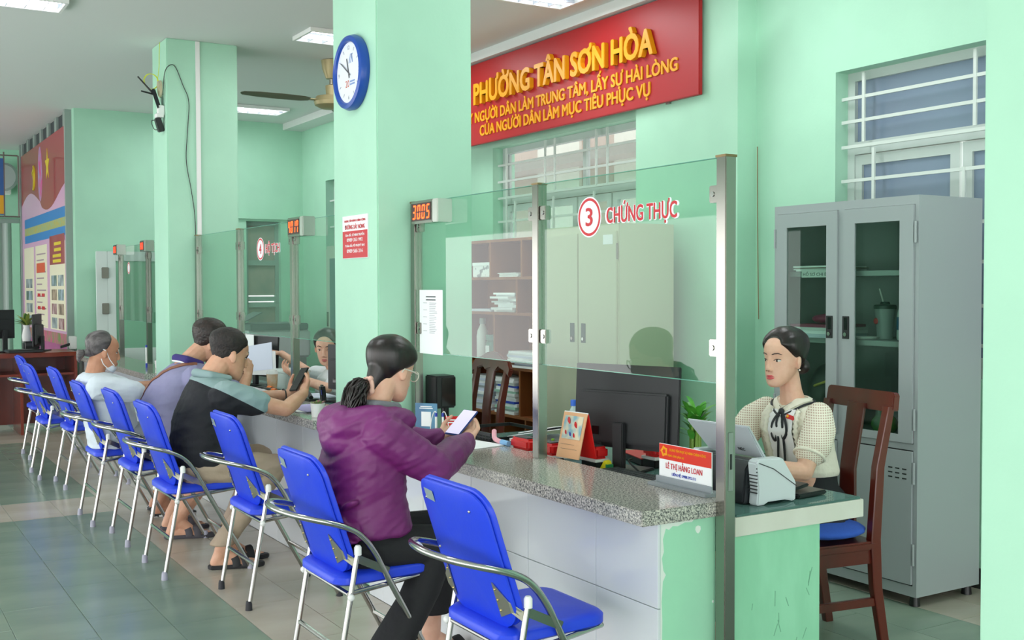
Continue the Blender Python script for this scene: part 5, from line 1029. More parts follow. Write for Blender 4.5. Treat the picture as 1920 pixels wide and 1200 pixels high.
def hair_cap(name, par, C, R, k, m, line, grow, extra=None, it=5, inside=.016):
    """hair that follows the skull; line lists (z, x): hair grows where the local x lies behind it"""
    mb = MB(); head_loft(mb, C, R, k); me = rm(mb, .004, 2); Ri = R.transposed(); nn = [v.normal.copy() for v in me.vertices]
    def xl(z):
        for (z0, x0), (z1, x1) in zip(line, line[1:]):
            if z <= z1: return x0+(x1-x0)*max(0, min(1, (z-z0)/(z1-z0)))
        return line[-1][1]
    for v, n in zip(me.vertices, nn):
        p = Ri@(v.co-C)/k; t_ = max(0, min(1, (xl(p.z)-p.x)/.012+.5)); t_ = t_*t_*(3-2*t_); d_ = max(0, min(1, (xl(p.z)-p.x)/.045)); g = .003+grow(p)*d_*(2-d_)
        v.co += n*(-inside+t_*(inside+g))*k
    o = bpy.data.objects.new('tmp', me); COL.objects.link(o); sm = o.modifiers.new('s', 'SMOOTH'); sm.iterations = it; sm.factor = .5
    out = bpy.data.meshes.new_from_object(o.evaluated_get(bpy.context.evaluated_depsgraph_get())); bpy.data.objects.remove(o)
    out.materials.clear(); out.materials.append(m); out.name = name
    return finish(name, out, par, True)
def join_hair(o, mb, it=6):
    mb.add([v.co for v in o.data.vertices], [tuple(p.vertices) for p in o.data.polygons]); m_ = o.data.materials[0]
    me = rm(mb, .0045, it); me.materials.clear(); me.materials.append(m_); me.polygons.foreach_set('use_smooth', [True]*len(me.polygons)); o.data = me
def wrinkle(o, amp, sc, off=0, fade=None):
    """cloth folds: ridged noise along the normals"""
    from mathutils import noise
    me = o.data; A = Matrix(sc) if not isinstance(sc, (int, float)) else Matrix.Identity(3)*sc
    nn = [v.normal.copy() for v in me.vertices]
    for v, n in zip(me.vertices, nn):
        q = A@v.co+Vector((off, off*2.3, off*.7)); w_ = noise.noise(q); w2 = noise.noise(q*2.1+Vector((5, 1, 3)))
        v.co += n*amp*((1-abs(w_)*2.2)*.7+w2*.5-.2)*(fade(v.co) if fade else 1)
    me.update()
def face_parts(par, C, R, k, lipm, browm, eye_open=1.0):
    def e(name, c, r, m, rot=None): return MB().ell(C+R@(Vector(c)*k), tuple(q*k for q in r), R if rot is None else R@rot, 16, 9).build(name, m, par, smooth=True)
    W_ = mat('eye_white', '#dcd8d2', .3); I_ = mat('iris', '#1f140f', .15)
    for s in (-1, 1):
        ey = e('eye', (.0688, s*.031, -.003), (.0095, .0135, .0052*eye_open), W_, Matrix.Rotation(s*.42, 3, 'Z'))
        MB().ell(C+R@(Vector((.0758, s*.0300, -.003))*k), (.0035*k, .0052*k, .0052*k*eye_open), R, 12, 7).build('iris', I_, ey, smooth=True)
        MB().tube([C+R@(Vector(p)*k) for p in ((.0822, s*.018, -.003), (.0805, s*.026, .0022*eye_open), (.0755, s*.036, .0028*eye_open), (.0672, s*.0445, .0005))], .0013*k, n=6, smooth=4).build('lash_line', browm, ey)
        MB().tube([C+R@(Vector(p)*k) for p in ((.0875, s*.014, .0225), (.0845, s*.026, .0265), (.0780, s*.038, .0275), (.0655, s*.050, .021))], [(.0018*k, .0024*k)]*3+[(.001*k, .001*k)], n=6, smooth=0).build('eyebrow', browm, par)
        MB().ell(C+R@(Vector((.1005, s*.0065, -.0445))*k), (.003*k, .0035*k, .0016*k), R, 8, 5).build('nostril', mat('nostril', '#7a4a3a', .7), par, smooth=True)
    l = MB()
    for z, h in ((-.066, .0045), (-.075, .0058)):
        l.loft([(C+R@(Vector((x, y, z+dz))*k), R@Vector((0, 0, 1)), h*k*q, R@Vector((1, 0, 0)), .004*k) for x, y, dz, q in ((.0815, -.021, -.003+(-.066-z)*.4, .15), (.0895, -.012, 0, .8), (.0932, 0, -.0006, 1), (.0895, .012, 0, .8), (.0815, .021, -.003+(-.066-z)*.4, .15))], n=10, e=2)
    l.build('lips', lipm, par, smooth=True)
def hand(mb, Wp, d, n, side, curl=(.5, .6, .4), k=1.0, spread=.08, thumb=.7, point=None):
    """wrist, direction to the knuckles, palm normal; side = +1 if the thumb lies along n x d"""
    Wp = Vector(Wp); d = Vector(d).normalized(); n = Vector(n); n = (n-d*d.dot(n)).normalized(); t = n.cross(d)*side
    L = .088*k
    for j, u in enumerate((.030, .010, -.010, -.029)):
        mb.cap(Wp+d*.005+t*u*.55*k, .016*k, Wp+d*L*(1-.05*abs(j-1))+t*u*k, .0115*k)
    mb.ell(Wp+d*L*.5+n*.004, (.035*k, .028*k, .017*k), Matrix((d, t, n)).transposed())
    ends = []
    for j, (u, l) in enumerate(((.030, .92), (.010, 1.0), (-.010, .94), (-.028, .75))):
        p = Wp+d*L*(1-.05*abs(j-1))+t*u*k; dir_ = (d+t*(u*spread*20)).normalized(); a = 0; r = .0092*k
        cs = curl if not (point is not None and j == 0) else (point,)*3
        for s_, (seg, c) in enumerate(zip((.042, .026, .021), cs)):
            a += c; v = (dir_*math.cos(a)+n*math.sin(a)).normalized(); q = p+v*seg*l*k; mb.cap(p, r, q, r*.9); p = q; r *= .9
        ends.append(p)
    p = Wp+d*.022*k+t*.024*k+n*.008*k; v = (d*.62+t*.72+n*.25).normalized(); q = p+v*.042*k; mb.cap(p, .0145*k, q, .011*k)
    v = (d*.9+t*(.45-thumb*.6)+n*thumb*.5).normalized(); r_ = q+v*.03*k; mb.cap(q, .0108*k, r_, .0095*k); v = (d*.9+t*(.2-thumb*.6)+n*thumb*.6).normalized(); mb.cap(r_, .0095*k, r_+v*.024*k, .0075*k)
def torso(mb, rings, yc, grow=0, ydir=1, e=2.5):
    """rings: (z, xback, xfront, half width[, dy])"""
    rs = []
    for g in rings:
        z, xb, xf, w_ = g[:4]; dy = g[4] if len(g) > 4 else 0
        rs.append(((( xb+xf)/2, yc+dy, z), (1, 0, 0), abs(xf-xb)/2+grow, (0, 1, 0), w_+grow))
    mb.loft(rs, n=32, e=e)
def snap(path, bvh, off):
    out = []
    for p in path:
        q, n, i, d = bvh.find_nearest(Vector(p)); out.append((q+n*off, n))
    return out
def strap(name, path, bvh, wd, th, m, par, k=6, off=.002):
    pts = catmull([Vector(p) for p in path], k); sn = snap(pts, bvh, off); rs = []
    for i, (p, n) in enumerate(sn):
        d = (sn[min(i+1, len(sn)-1)][0]-sn[max(i-1, 0)][0]).normalized(); s = d.cross(n).normalized()
        rs.append([p+s*wd/2, p+s*wd/2+n*th, p-s*wd/2+n*th, p-s*wd/2])
    return MB().rings(rs).build(name, m, par, smooth=50)
def bvh_of(o): return BVHTree.FromPolygons([v.co.copy() for v in o.data.vertices], [tuple(p.vertices) for p in o.data.polygons])
def foot(mb, a, toe, k=1):
    a = Vector(a); toe = Vector(toe); h = Vector((a.x, a.y, .035)); d = (toe-h); d.z = 0; d.normalize(); s = Vector((-d.y, d.x, 0)); h = h-d*.03
    mb.cap(a, .036*k, h, .032*k).cap(h, .032*k, h+d*.15-Vector((0, 0, .008)), .03*k).cap(h+d*.15+s*.015-Vector((0, 0, .01)), .024*k, h+d*.20+s*.02-Vector((0, 0, .014)), .018*k).cap(h+d*.14-s*.015-Vector((0, 0, .01)), .024*k, h+d*.18-s*.022-Vector((0, 0, .016)), .016*k).cap(a+Vector((0, 0, .0)), .036*k, h+d*.11+Vector((0, 0, .012)), .028*k)
    for j in range(5):
        o = s*(.032-.016*j); p = h+d*(.205-.012*abs(j-.5)*1.6)+o-Vector((0, 0, .018)); mb.cap(p, .0105*k, p+d*(.03-.003*j), .009*k)
def slipper(par, a, toe, m, name='slipper', strapm=None):
    a = Vector(a); toe = Vector(toe); d = toe-Vector((a.x, a.y, 0)); d.z = 0; d.normalize(); s = Vector((-d.y, d.x, 0)); h = Vector((a.x, a.y, 0))-d*.075
    out = [(0, .0), (.02, .032), (.07, .036), (.13, .036), (.2, .046), (.26, .043), (.295, .02), (.30, 0)]; poly = [(u, v) for u, v in out]+[(u, -v) for u, v in out[-2:0:-1]]
    o = MB().prism(poly, h+Vector((0, 0, .001)), d, s, (0, 0, .022)).build(name, m, par, bevel=.004)
    for u in (.15, .20):
        MB().tube([h+d*u+s*.046+Vector((0, 0, .015)), h+d*(u-.005)+s*.036+Vector((0, 0, .05)), h+d*(u-.02)+Vector((0, 0, .072)), h+d*(u-.005)-s*.036+Vector((0, 0, .05)), h+d*u-s*.046+Vector((0, 0, .015))], (.020, .004), n=8, smooth=4, flat=tuple(d)).build('slipper_strap', strapm or m, o)
SK1 = skin('fair', '#e3b79f', '#dba890'); SK2 = skin('tan', '#d9a78c', '#d09b80'); SK3 = skin('brown', '#c69073', '#bc8568'); SK4 = skin('pale', '#e3b59e', '#daa78f')
HAIRB = mat('hair_black', '#120e0e', .35, col2='#241a18', scale=40, stretch=(1, 1, .15), bump=.05, bscale=120)
HAIRG = mat('hair_grey', '#3a3638', .45, col2='#6b6566', scale=45, stretch=(.25, 1, .6), bump=.2, bscale=130)
BROW = mat('brow_dark', '#2a1c18', .7)
def phone(par_label, c, U, V, w_, h_, case, scr):
    U = Vector(U).normalized(); V = Vector(V); V = (V-U*U.dot(V)).normalized(); N_ = U.cross(V); t = thing('smartphone', par_label, 'phone', tuple(c)); c = Vector(c)
    MB().obox(c, U, V, N_, w_, h_, .009).build('case', case, t, bevel=.003); MB().obox(c+N_*.0049, U, V, N_, w_*.92, h_*.94, .0008).build('screen', scr, t, smooth=False)
    return t

def hold(b, pc, V, N_, k, spread=.036):
    """two hands under a phone: returns the right and left wrist"""
    V = Vector(V).normalized(); N_ = Vector(N_); N_ = (N_-V*V.dot(N_)).normalized(); L = N_.cross(V); pc = Vector(pc); out = []   # L points to the left
    for sd in (-1, 1):
        d = (V*.80-L*sd*.55).normalized(); w_ = pc-N_*.026-V*.02+L*sd*spread-d*.075*k
        hand(b, w_, d, N_, sd, (.12, .22, .25), k, .05, .75); out.append(w_)
    return out
# ---- the woman in the purple jacket
def person_purple():
    yc = 3.84; t = thing('person', 'person in a purple hooded jacket and black trousers holding a phone at the counter', 'person', (1.66, yc, .48))
    C = Vector((1.805, yc+.0, 1.185)); R = R3(.30, .30)
    b = MB(); head_prims(b, C, R, .98, True); b.cap(C+R@Vector((-.025, 0, -.06)), .052, (1.715, yc, 1.02), .058)
    torso(b, [(.47, 1.57, 1.80, .155), (.6, 1.575, 1.79, .14), (.75, 1.575, 1.78, .135), (.9, 1.59, 1.79, .15), (.99, 1.63, 1.78, .13), (1.03, 1.66, 1.77, .06)], yc)
    PC, PV, PN = Vector((2.195, 3.995, .938)), (.75, .3, .55), (-.5, -.25, .8)
    wR, wL = hold(b, PC, PV, PN, .9)
    sR, eR = Vector((1.70, yc-.175, .955)), Vector((1.885, yc-.20, .825)); sL, eL = Vector((1.72, yc+.175, .955)), Vector((1.95, yc+.26, .86))
    for s, e, w_ in ((sR, eR, wR), (sL, eL, wL)): b.chain([(s, .045), (e, .038), (w_, .026)])
    hips = [(1.66, yc-.09, .52), (1.68, yc+.09, .52)]; knees = [Vector((1.93, yc-.14, .52)), Vector((2.04, yc+.12, .52))]; ank = [Vector((1.71, yc-.17, .09)), Vector((2.02, yc+.10, .09))]
    for h, kn, a in zip(hips, knees, ank):
        b.chain([(h, .075), (kn, .052), (a, .038)]); foot(b, a, a+Vector((.2, -.02, 0)), .9)
    body = blob('body', b, SK1, t, .005, 2)
    face_parts(body, C, R, .98, mat('lip_rose', '#b9655e', .5), BROW)
    # jacket
    PUR = mat('purple_nylon', '#6c1a62', .5, col2='#75246b', scale=3, bump=.55, bscale=9, stretch=(1, 1, .8))
    j = MB()
    torso(j, [(.578, 1.545, 1.83, .19), (.592, 1.525, 1.85, .205), (.64, 1.53, 1.84, .198), (.72, 1.53, 1.83, .19), (.84, 1.535, 1.82, .20), (.93, 1.565, 1.83, .205), (.99, 1.60, 1.82, .18), (1.03, 1.635, 1.80, .12), (1.045, 1.66, 1.79, .085)], yc)
    j.chain([(sR+Vector((-.01, .01, .0)), .082), (sR*.5+eR*.5+Vector((0, 0, -.005)), .076), (eR, .070), (eR*.45+wR*.55+Vector((0, 0, .004)), .062), (wR-Vector((.02, .015, .0)), .042)])
    j.chain([(sL+Vector((-.01, -.01, .0)), .082), (eL, .066), (wL-Vector((.02, 0, 0)), .042)])
    j.chain([((1.80, yc-.115, 1.0), .045), ((1.69, yc-.14, 1.015), .055), ((1.60, yc-.06, .985), .075), ((1.60, yc+.06, .985), .075), ((1.69, yc+.14, 1.015), .055), ((1.80, yc+.115, 1.0), .045)])
    j.ell((1.585, yc, .945), (.065, .12, .085))
    random.seed(4)
    for z in (.59, .62, .66, .70):
        for q in range(5): j.ell((1.56+.02*random.random(), yc-.15+.075*q, z+random.uniform(-.015, .015)), (.03, .055, .012), R3(0, 0, random.uniform(-.5, .5)))
    jk = blob('jacket', j, PUR, t, .006, 4); wrinkle(jk, .0065, ((6, 0, 5), (0, 5, 0), (-11, 3, 22)), 1.3)
    MB().tube([(1.545, yc-.13, .60), (1.526, yc, .60), (1.545, yc+.13, .60)], .004, n=8, smooth=4).build('hem_seam', PUR, jk)
    blob('inner_collar', MB().chain([((1.79, yc-.07, 1.045), .022), ((1.70, yc-.085, 1.055), .026), ((1.655, yc, 1.05), .03), ((1.70, yc+.085, 1.055), .026), ((1.79, yc+.07, 1.045), .022)]), mat('grey_knit', '#7d7e86', .9, bump=.3, bscale=150), jk, .005)
    BLK = mat('black_trousers', '#17171b', .8, bump=.4, bscale=14); tr = MB()
    tr.ell((1.69, yc, .535), (.145, .195, .09)).loft([((1.695, yc, .5), (1, 0, 0), .135, (0, 1, 0), .19), ((1.69, yc, .60), (1, 0, 0), .13, (0, 1, 0), .175)])
    for h, kn, a in zip(hips, knees, ank): tr.chain([(h, .098), (kn, .078), (kn*.8+a*.2, .072)]); tr.loft([(kn, (1, 0, 0), .070, (0, 1, 0), .074), (kn*.6+a*.4, (1, 0, 0), .078, (0, 1, 0), .076), (a+Vector((.01, 0, .10)), (1, 0, 0), .088, (0, 1, 0), .082)], e=2)
    blob('trousers', tr, BLK, t, .007, 3)
    for a in ank: slipper(t, a, a+Vector((.2, -.02, 0)), mat('slipper_black', '#1f1f22', .6))
    # hair
    k = .98; tie = Vector((1.700, yc-.02, 1.128))
    hc = hair_cap('hair', t, C, R, k, HAIRB, [(-.116, -.06), (-.08, -.045), (-.05, -.035), (-.03, -.03), (-.01, -.018), (.012, .018), (.03, .045), (.05, .066), (.07, .07), (.09, .06), (.113, .05)], lambda p: .012+.008*max(0, min(1, (p.z+.02)/.08)))
    h = MB(); h.cap(C+R@Vector((-.055, 0, -.008)), .052, tie+Vector((.012, 0, 0)), .028).cap(C+R@Vector((-.055, 0, -.03)), .044, tie+Vector((.01, 0, 0)), .026); join_hair(hc, h)
    p = MB(); random.seed(9)
    for q in range(220):
        a = random.uniform(0, 2*PI); rr = math.sqrt(random.random()); o = Vector((0, .055*math.cos(a)*rr, .046*math.sin(a)*rr)); ln = random.uniform(.75, 1.15)
        pts = []
        for i in range(7):
            u = i/6; c = tie+Vector((-.17*u*ln+.085*u*u, -.015*u, .004-.04*u*ln-.072*u*u*ln))
            g = .25+1.0*math.sin(PI*min(1, u*.9)); pts.append(c+o*g+Vector((.009*math.sin(u*11+q), .009*math.sin(u*9+q*2), .007*math.cos(u*10+q*3)))*u)
        p.tube(pts, [.002+.0028*math.sin(PI*min(1, .1+u/7)) for u in range(6)]+[.0008], n=5)
    p.build('ponytail', HAIRB, t, smooth=True)
    MB().tube([tie+Vector((0, .03*math.cos(q), .03*math.sin(q))) for q in [2*PI*i/10 for i in range(10)]], .009, n=8, smooth=3, close=True).build('hair_clip', mat('clip_pink', '#e6b6a6', .5), t)
    for q in (.6, 2.2, 3.6): MB().ell(tie+Vector((-.002, .036*math.cos(q), .036*math.sin(q))), (.012, .009, .012)).build('hair_clip_bead', mat('clip_pink', '#e6b6a6', .5), t)
    # glasses
    g = MB()
    for s in (-1, 1):
        g.tube([C+R@(Vector((.098-.25*abs(.026*math.cos(q))*.4, s*.032+.025*math.cos(q), -.004+.02*math.sin(q)))*k) for q in [2*PI*i/14 for i in range(14)]], .0022, n=6, smooth=2, close=True)
        g.tube([C+R@(Vector(q)*k) for q in ((.089, s*.058, .004), (.05, s*.074, .006), (-.01, s*.083, .004), (-.022, s*.084, -.012))], .0025, n=6)
    g.tube([C+R@(Vector(q)*k) for q in ((.099, -.008, .0), (.101, 0, .003), (.099, .008, .0))], .002, n=6)
    g.build('spectacles', mat('clear_frame', '#e3ddd0', .25), t)
    phone('phone in a blue case held by the person in the purple jacket', PC, Vector(PV).cross(Vector(PN)), PV, .075, .155, mat('case_blue', '#2c4a8e', .4), mat('phone_screen', '#c7bfe0', .2, emit='#c7bfe0', estr=.35))
person_purple()

# ---- man in the black and grey polo
def person_black():
    yc = 5.94; t = thing('person', 'person in a black and pale grey polo and khaki trousers leaning on the counter', 'person', (1.62, yc, .48))
    C = Vector((1.815, yc-.0, 1.138)); R = R3(.08, .28)
    b = MB(); head_prims(b, C, R, 1.11); b.cap(C+R@Vector((-.035, 0, -.06)), .064, (1.69, yc, .985), .068)
    torso(b, [(.47, 1.56, 1.80, .155), (.6, 1.55, 1.80, .15), (.76, 1.56, 1.80, .15), (.9, 1.60, 1.82, .17), (.98, 1.66, 1.80, .12), (1.01, 1.68, 1.78, .06)], yc)
    PC, PV, PN = Vector((2.20, 5.90, .985)), (.55, .2, .8), (-.8, -.1, .58)
    wR, wL = hold(b, PC, PV, PN, 1.0)
    sR, eR = Vector((1.76, yc-.20, .925)), Vector((2.045, yc-.25, .845)); sL, eL = Vector((1.76, yc+.20, .925)), Vector((2.04, yc+.30, .85))
    for s, e, w_ in ((sR, eR, wR), (sL, eL, wL)): b.chain([(s, .052), (s*.5+e*.5, .047), (e, .041), (e*.6+w_*.4, .043), (w_, .029)])
    hips = [(1.63, yc-.10, .53), (1.63, yc+.10, .53)]; knees = [Vector((2.0, yc-.15, .52)), Vector((2.02, yc+.14, .53))]; ank = [Vector((1.79, yc-.12, .10)), Vector((1.84, yc+.06, .10))]
    ank = [Vector((1.72, yc-.14, .10)), Vector((1.80, yc+.02, .10))]
    for h, kn, a in zip(hips, knees, ank): b.chain([(h, .08), (kn, .056), (a, .040)]); foot(b, a, a+Vector((.2, -.05, 0)))
    body = blob('body', b, SK2, t, .005, 2); face_parts(body, C, R, 1.11, mat('lip_brown', '#a8685a', .5), BROW, .8)
    P2 = split_mat('polo_two_tone', '#1c1d24', '#8fa6a8', (.55, 0, 1.0), 1.892, .85, .45, 11)
    j = MB(); torso(j, [(.525, 1.53, 1.80, .19), (.56, 1.505, 1.83, .20), (.68, 1.50, 1.84, .20), (.78, 1.512, 1.83, .205), (.88, 1.55, 1.84, .215), (.95, 1.585, 1.84, .195), (.995, 1.607, 1.80, .14), (1.025, 1.615, 1.78, .095)], yc)
    for s, e in ((sR, eR), (sL, eL)): j.chain([(s+Vector((-.03, 0, .0)), .088), (s*.7+e*.3, .080), (s*.52+e*.48, .070)])
    sh = blob('polo_shirt', j, P2, t, .006, 4); wrinkle(sh, .008, ((5, 0, 6), (0, 5, 0), (-5, 0, 13)), 4.1)
    blob('collar', MB().chain([((1.79, yc-.072, 1.012), .018), ((1.69, yc-.085, 1.034), .022), ((1.63, yc, 1.045), .024), ((1.69, yc+.085, 1.034), .022), ((1.79, yc+.072, 1.012), .018)]), mat('polo_grey', '#8fa6a8', .85), sh, .005)
    KH = mat('khaki', '#a99480', .85, col2='#b3a08d', scale=6, bump=.45, bscale=13); tr = MB(); tr.ell((1.65, yc, .525), (.155, .20, .095)).loft([((1.655, yc, .5), (1, 0, 0), .15, (0, 1, 0), .195), ((1.655, yc, .57), (1, 0, 0), .14, (0, 1, 0), .18)])
    for h, kn, a in zip(hips, knees, ank): tr.chain([(h, .105), (kn, .080), (kn*.8+a*.2, .074)]); tr.loft([(kn, (1, 0, 0), .068, (0, 1, 0), .074), (kn*.5+a*.5, (1, 0, 0), .070, (0, 1, 0), .068), (a+Vector((.0, 0, .03)), (1, 0, 0), .066, (0, 1, 0), .06)], e=2)
    wrinkle(blob('trousers', tr, KH, t, .007, 3), .007, ((8, 0, 4), (0, 6, 0), (-4, 0, 11)), 2.2)
    for a in ank: slipper(t, a, a+Vector((.2, -.05, 0)), mat('sandal_black', '#232327', .6), 'sandal')
    hc = hair_cap('hair', t, C, R, 1.11, mat('hair_short', '#151010', .55, col2='#2a201d', scale=50, bump=.25, bscale=180), [(-.116, -.09), (-.075, -.085), (-.05, -.06), (-.02, -.03), (.0, .008), (.015, .022), (.04, .040), (.06, .062), (.08, .062), (.113, .05)], lambda p: .001+.013*max(0, min(1, (p.z-.015)/.06))); wrinkle(hc, .0022, 75)
    MB().tube([wL-Vector((.02, -.015, .004))+Vector((.0, .033*math.cos(q), .033*math.sin(q))) for q in [2*PI*i/12 for i in range(12)]], (.004, .008), n=8, smooth=2, close=True).build('wristwatch', BLACKPL, t)
    phone('black phone held upright by the person in the black polo', PC, Vector(PV).cross(Vector(PN)), PV, .076, .155, BLACKPL, BLACKGL)
person_black()

# ---- man in the lavender polo
def person_lavender():
    yc = 6.79; t = thing('person', 'person in a lavender polo with navy collar and a brown strap across the back', 'person', (1.64, yc, .48))
    C = Vector((1.955, yc, 1.16)); R = R3(-.1, .45)
    b = MB(); head_prims(b, C, R, 1.1); b.cap(C+R@Vector((-.03, 0, -.06)), .062, (1.80, yc, 1.02), .068)
    torso(b, [(.47, 1.60, 1.86, .165), (.6, 1.61, 1.88, .16), (.78, 1.61, 1.88, .165), (.92, 1.66, 1.90, .18), (1.0, 1.72, 1.90, .13), (1.03, 1.76, 1.88, .06)], yc)
    sR, eR, wR = Vector((1.86, yc-.20, .95)), Vector((2.08, yc-.20, .85)), Vector((2.15, yc-.12, .95)); sL, eL, wL = Vector((1.86, yc+.20, .95)), Vector((2.12, yc+.26, .86)), Vector((2.17, yc+.04, .95))
    for s, e, w_ in ((sR, eR, wR), (sL, eL, wL)): b.chain([(s, .054), (e, .043), (w_, .030)])
    hand(b, wR, (.15, .3, .8), (-.2, .9, 0), -1, (.5, .8, .6), 1.0); hand(b, wL, (.1, -.3, .8), (-.2, -.9, 0), 1, (.5, .8, .6), 1.0)
    hips = [(1.66, yc-.10, .53), (1.66, yc+.10, .53)]; knees = [Vector((2.03, yc-.14, .52)), Vector((2.04, yc+.14, .53))]; ank = [Vector((1.70, yc-.14, .11)), Vector((1.74, yc+.12, .10))]
    for h, kn, a in zip(hips, knees, ank): b.chain([(h, .085), (kn, .06), (kn*.6+a*.4+Vector((-.02, 0, 0)), .060), (a, .042)]); foot(b, a, a+Vector((.2, -.06, 0)), 1.05)
    body = blob('body', b, SK2, t, .005, 2); face_parts(body, C, R, 1.1, mat('lip_brown', '#a8685a', .5), BROW, .8)
    LV = mat('lavender_knit', '#8583a6', .85, col2='#8f8db0', scale=4, bump=.45, bscale=10); j = MB()
    torso(j, [(.475, 1.60, 1.86, .20), (.56, 1.585, 1.90, .215), (.70, 1.555, 1.91, .215), (.82, 1.55, 1.90, .22), (.92, 1.60, 1.92, .225), (.985, 1.66, 1.93, .20), (1.03, 1.725, 1.91, .14), (1.055, 1.76, 1.89, .09)], yc)
    for s, e in ((sR, eR), (sL, eL)): j.chain([(s+Vector((-.04, 0, .0)), .092), (s*.5+e*.5, .080), (s*.3+e*.7, .072)])
    sh = blob('polo_shirt', j, LV, t, .006, 4); wrinkle(sh, .007, ((5, 0, 4), (0, 5, 0), (-4, 0, 14)), 7.7)
    nv = mat('navy_collar', '#3a2f78', .8)
    cpts = [(1.87, yc-.075, 1.035), (1.79, yc-.09, 1.065), (1.745, yc, 1.075), (1.79, yc+.09, 1.065), (1.87, yc+.075, 1.035)]
    blob('collar', MB().chain([(Vector(q), .026) for q in cpts]), nv, sh, .005); MB().tube([Vector(q)+Vector((-.018, 0, -.016)) for q in cpts], .006, n=8, smooth=5).build('collar_stripe', PAPER, sh)
    strap('bag_strap', [(1.84, yc-.13, 1.05), (1.74, yc-.10, 1.05), (1.66, yc-.03, 1.0), (1.60, yc+.06, .93), (1.56, yc+.13, .86), (1.57, yc+.19, .76)], bvh_of(sh), .035, .004, mat('brown_strap', '#8a5a44', .6), t)
    NS = mat('navy_shorts', '#1f2a4d', .85, bump=.3, bscale=14); tr = MB(); tr.ell((1.68, yc, .51), (.17, .205, .085))
    for h, kn, a in zip(hips, knees, ank): tr.chain([(h, .11), (kn, .085), (kn*.75+a*.25, .082)])
    blob('shorts', tr, NS, t, .008, 3)
    for a in ank: slipper(t, a, a+Vector((.2, -.06, 0)), mat('slipper_grey', '#4a474f', .7))
    k = 1.1; hc = hair_cap('hair', t, C, R, k, mat('hair_brownblack', '#1b1412', .45, col2='#33241f', scale=40, bump=.2, bscale=110), [(-.116, -.085), (-.085, -.08), (-.05, -.055), (-.02, -.02), (.0, .012), (.03, .035), (.06, .066), (.08, .066), (.113, .05)], lambda p: .008+.014*max(0, min(1, (p.z+.01)/.06))); wrinkle(hc, .002, 60)
    MB().tube([C+R@(Vector(q)*k) for q in ((.088, -.056, .004), (.04, -.076, .008), (-.02, -.085, .0))], .0025, n=6).build('spectacles', BLACKPL, t)
    phone('phone held close to the face by the person in the lavender polo', (2.15, 6.76, 1.03), (.3, .9, .2), (.45, -.2, .9), .075, .15, BLACKPL, mat('phone_screen', '#c7bfe0', .2, emit='#c7bfe0', estr=.35))
person_lavender()

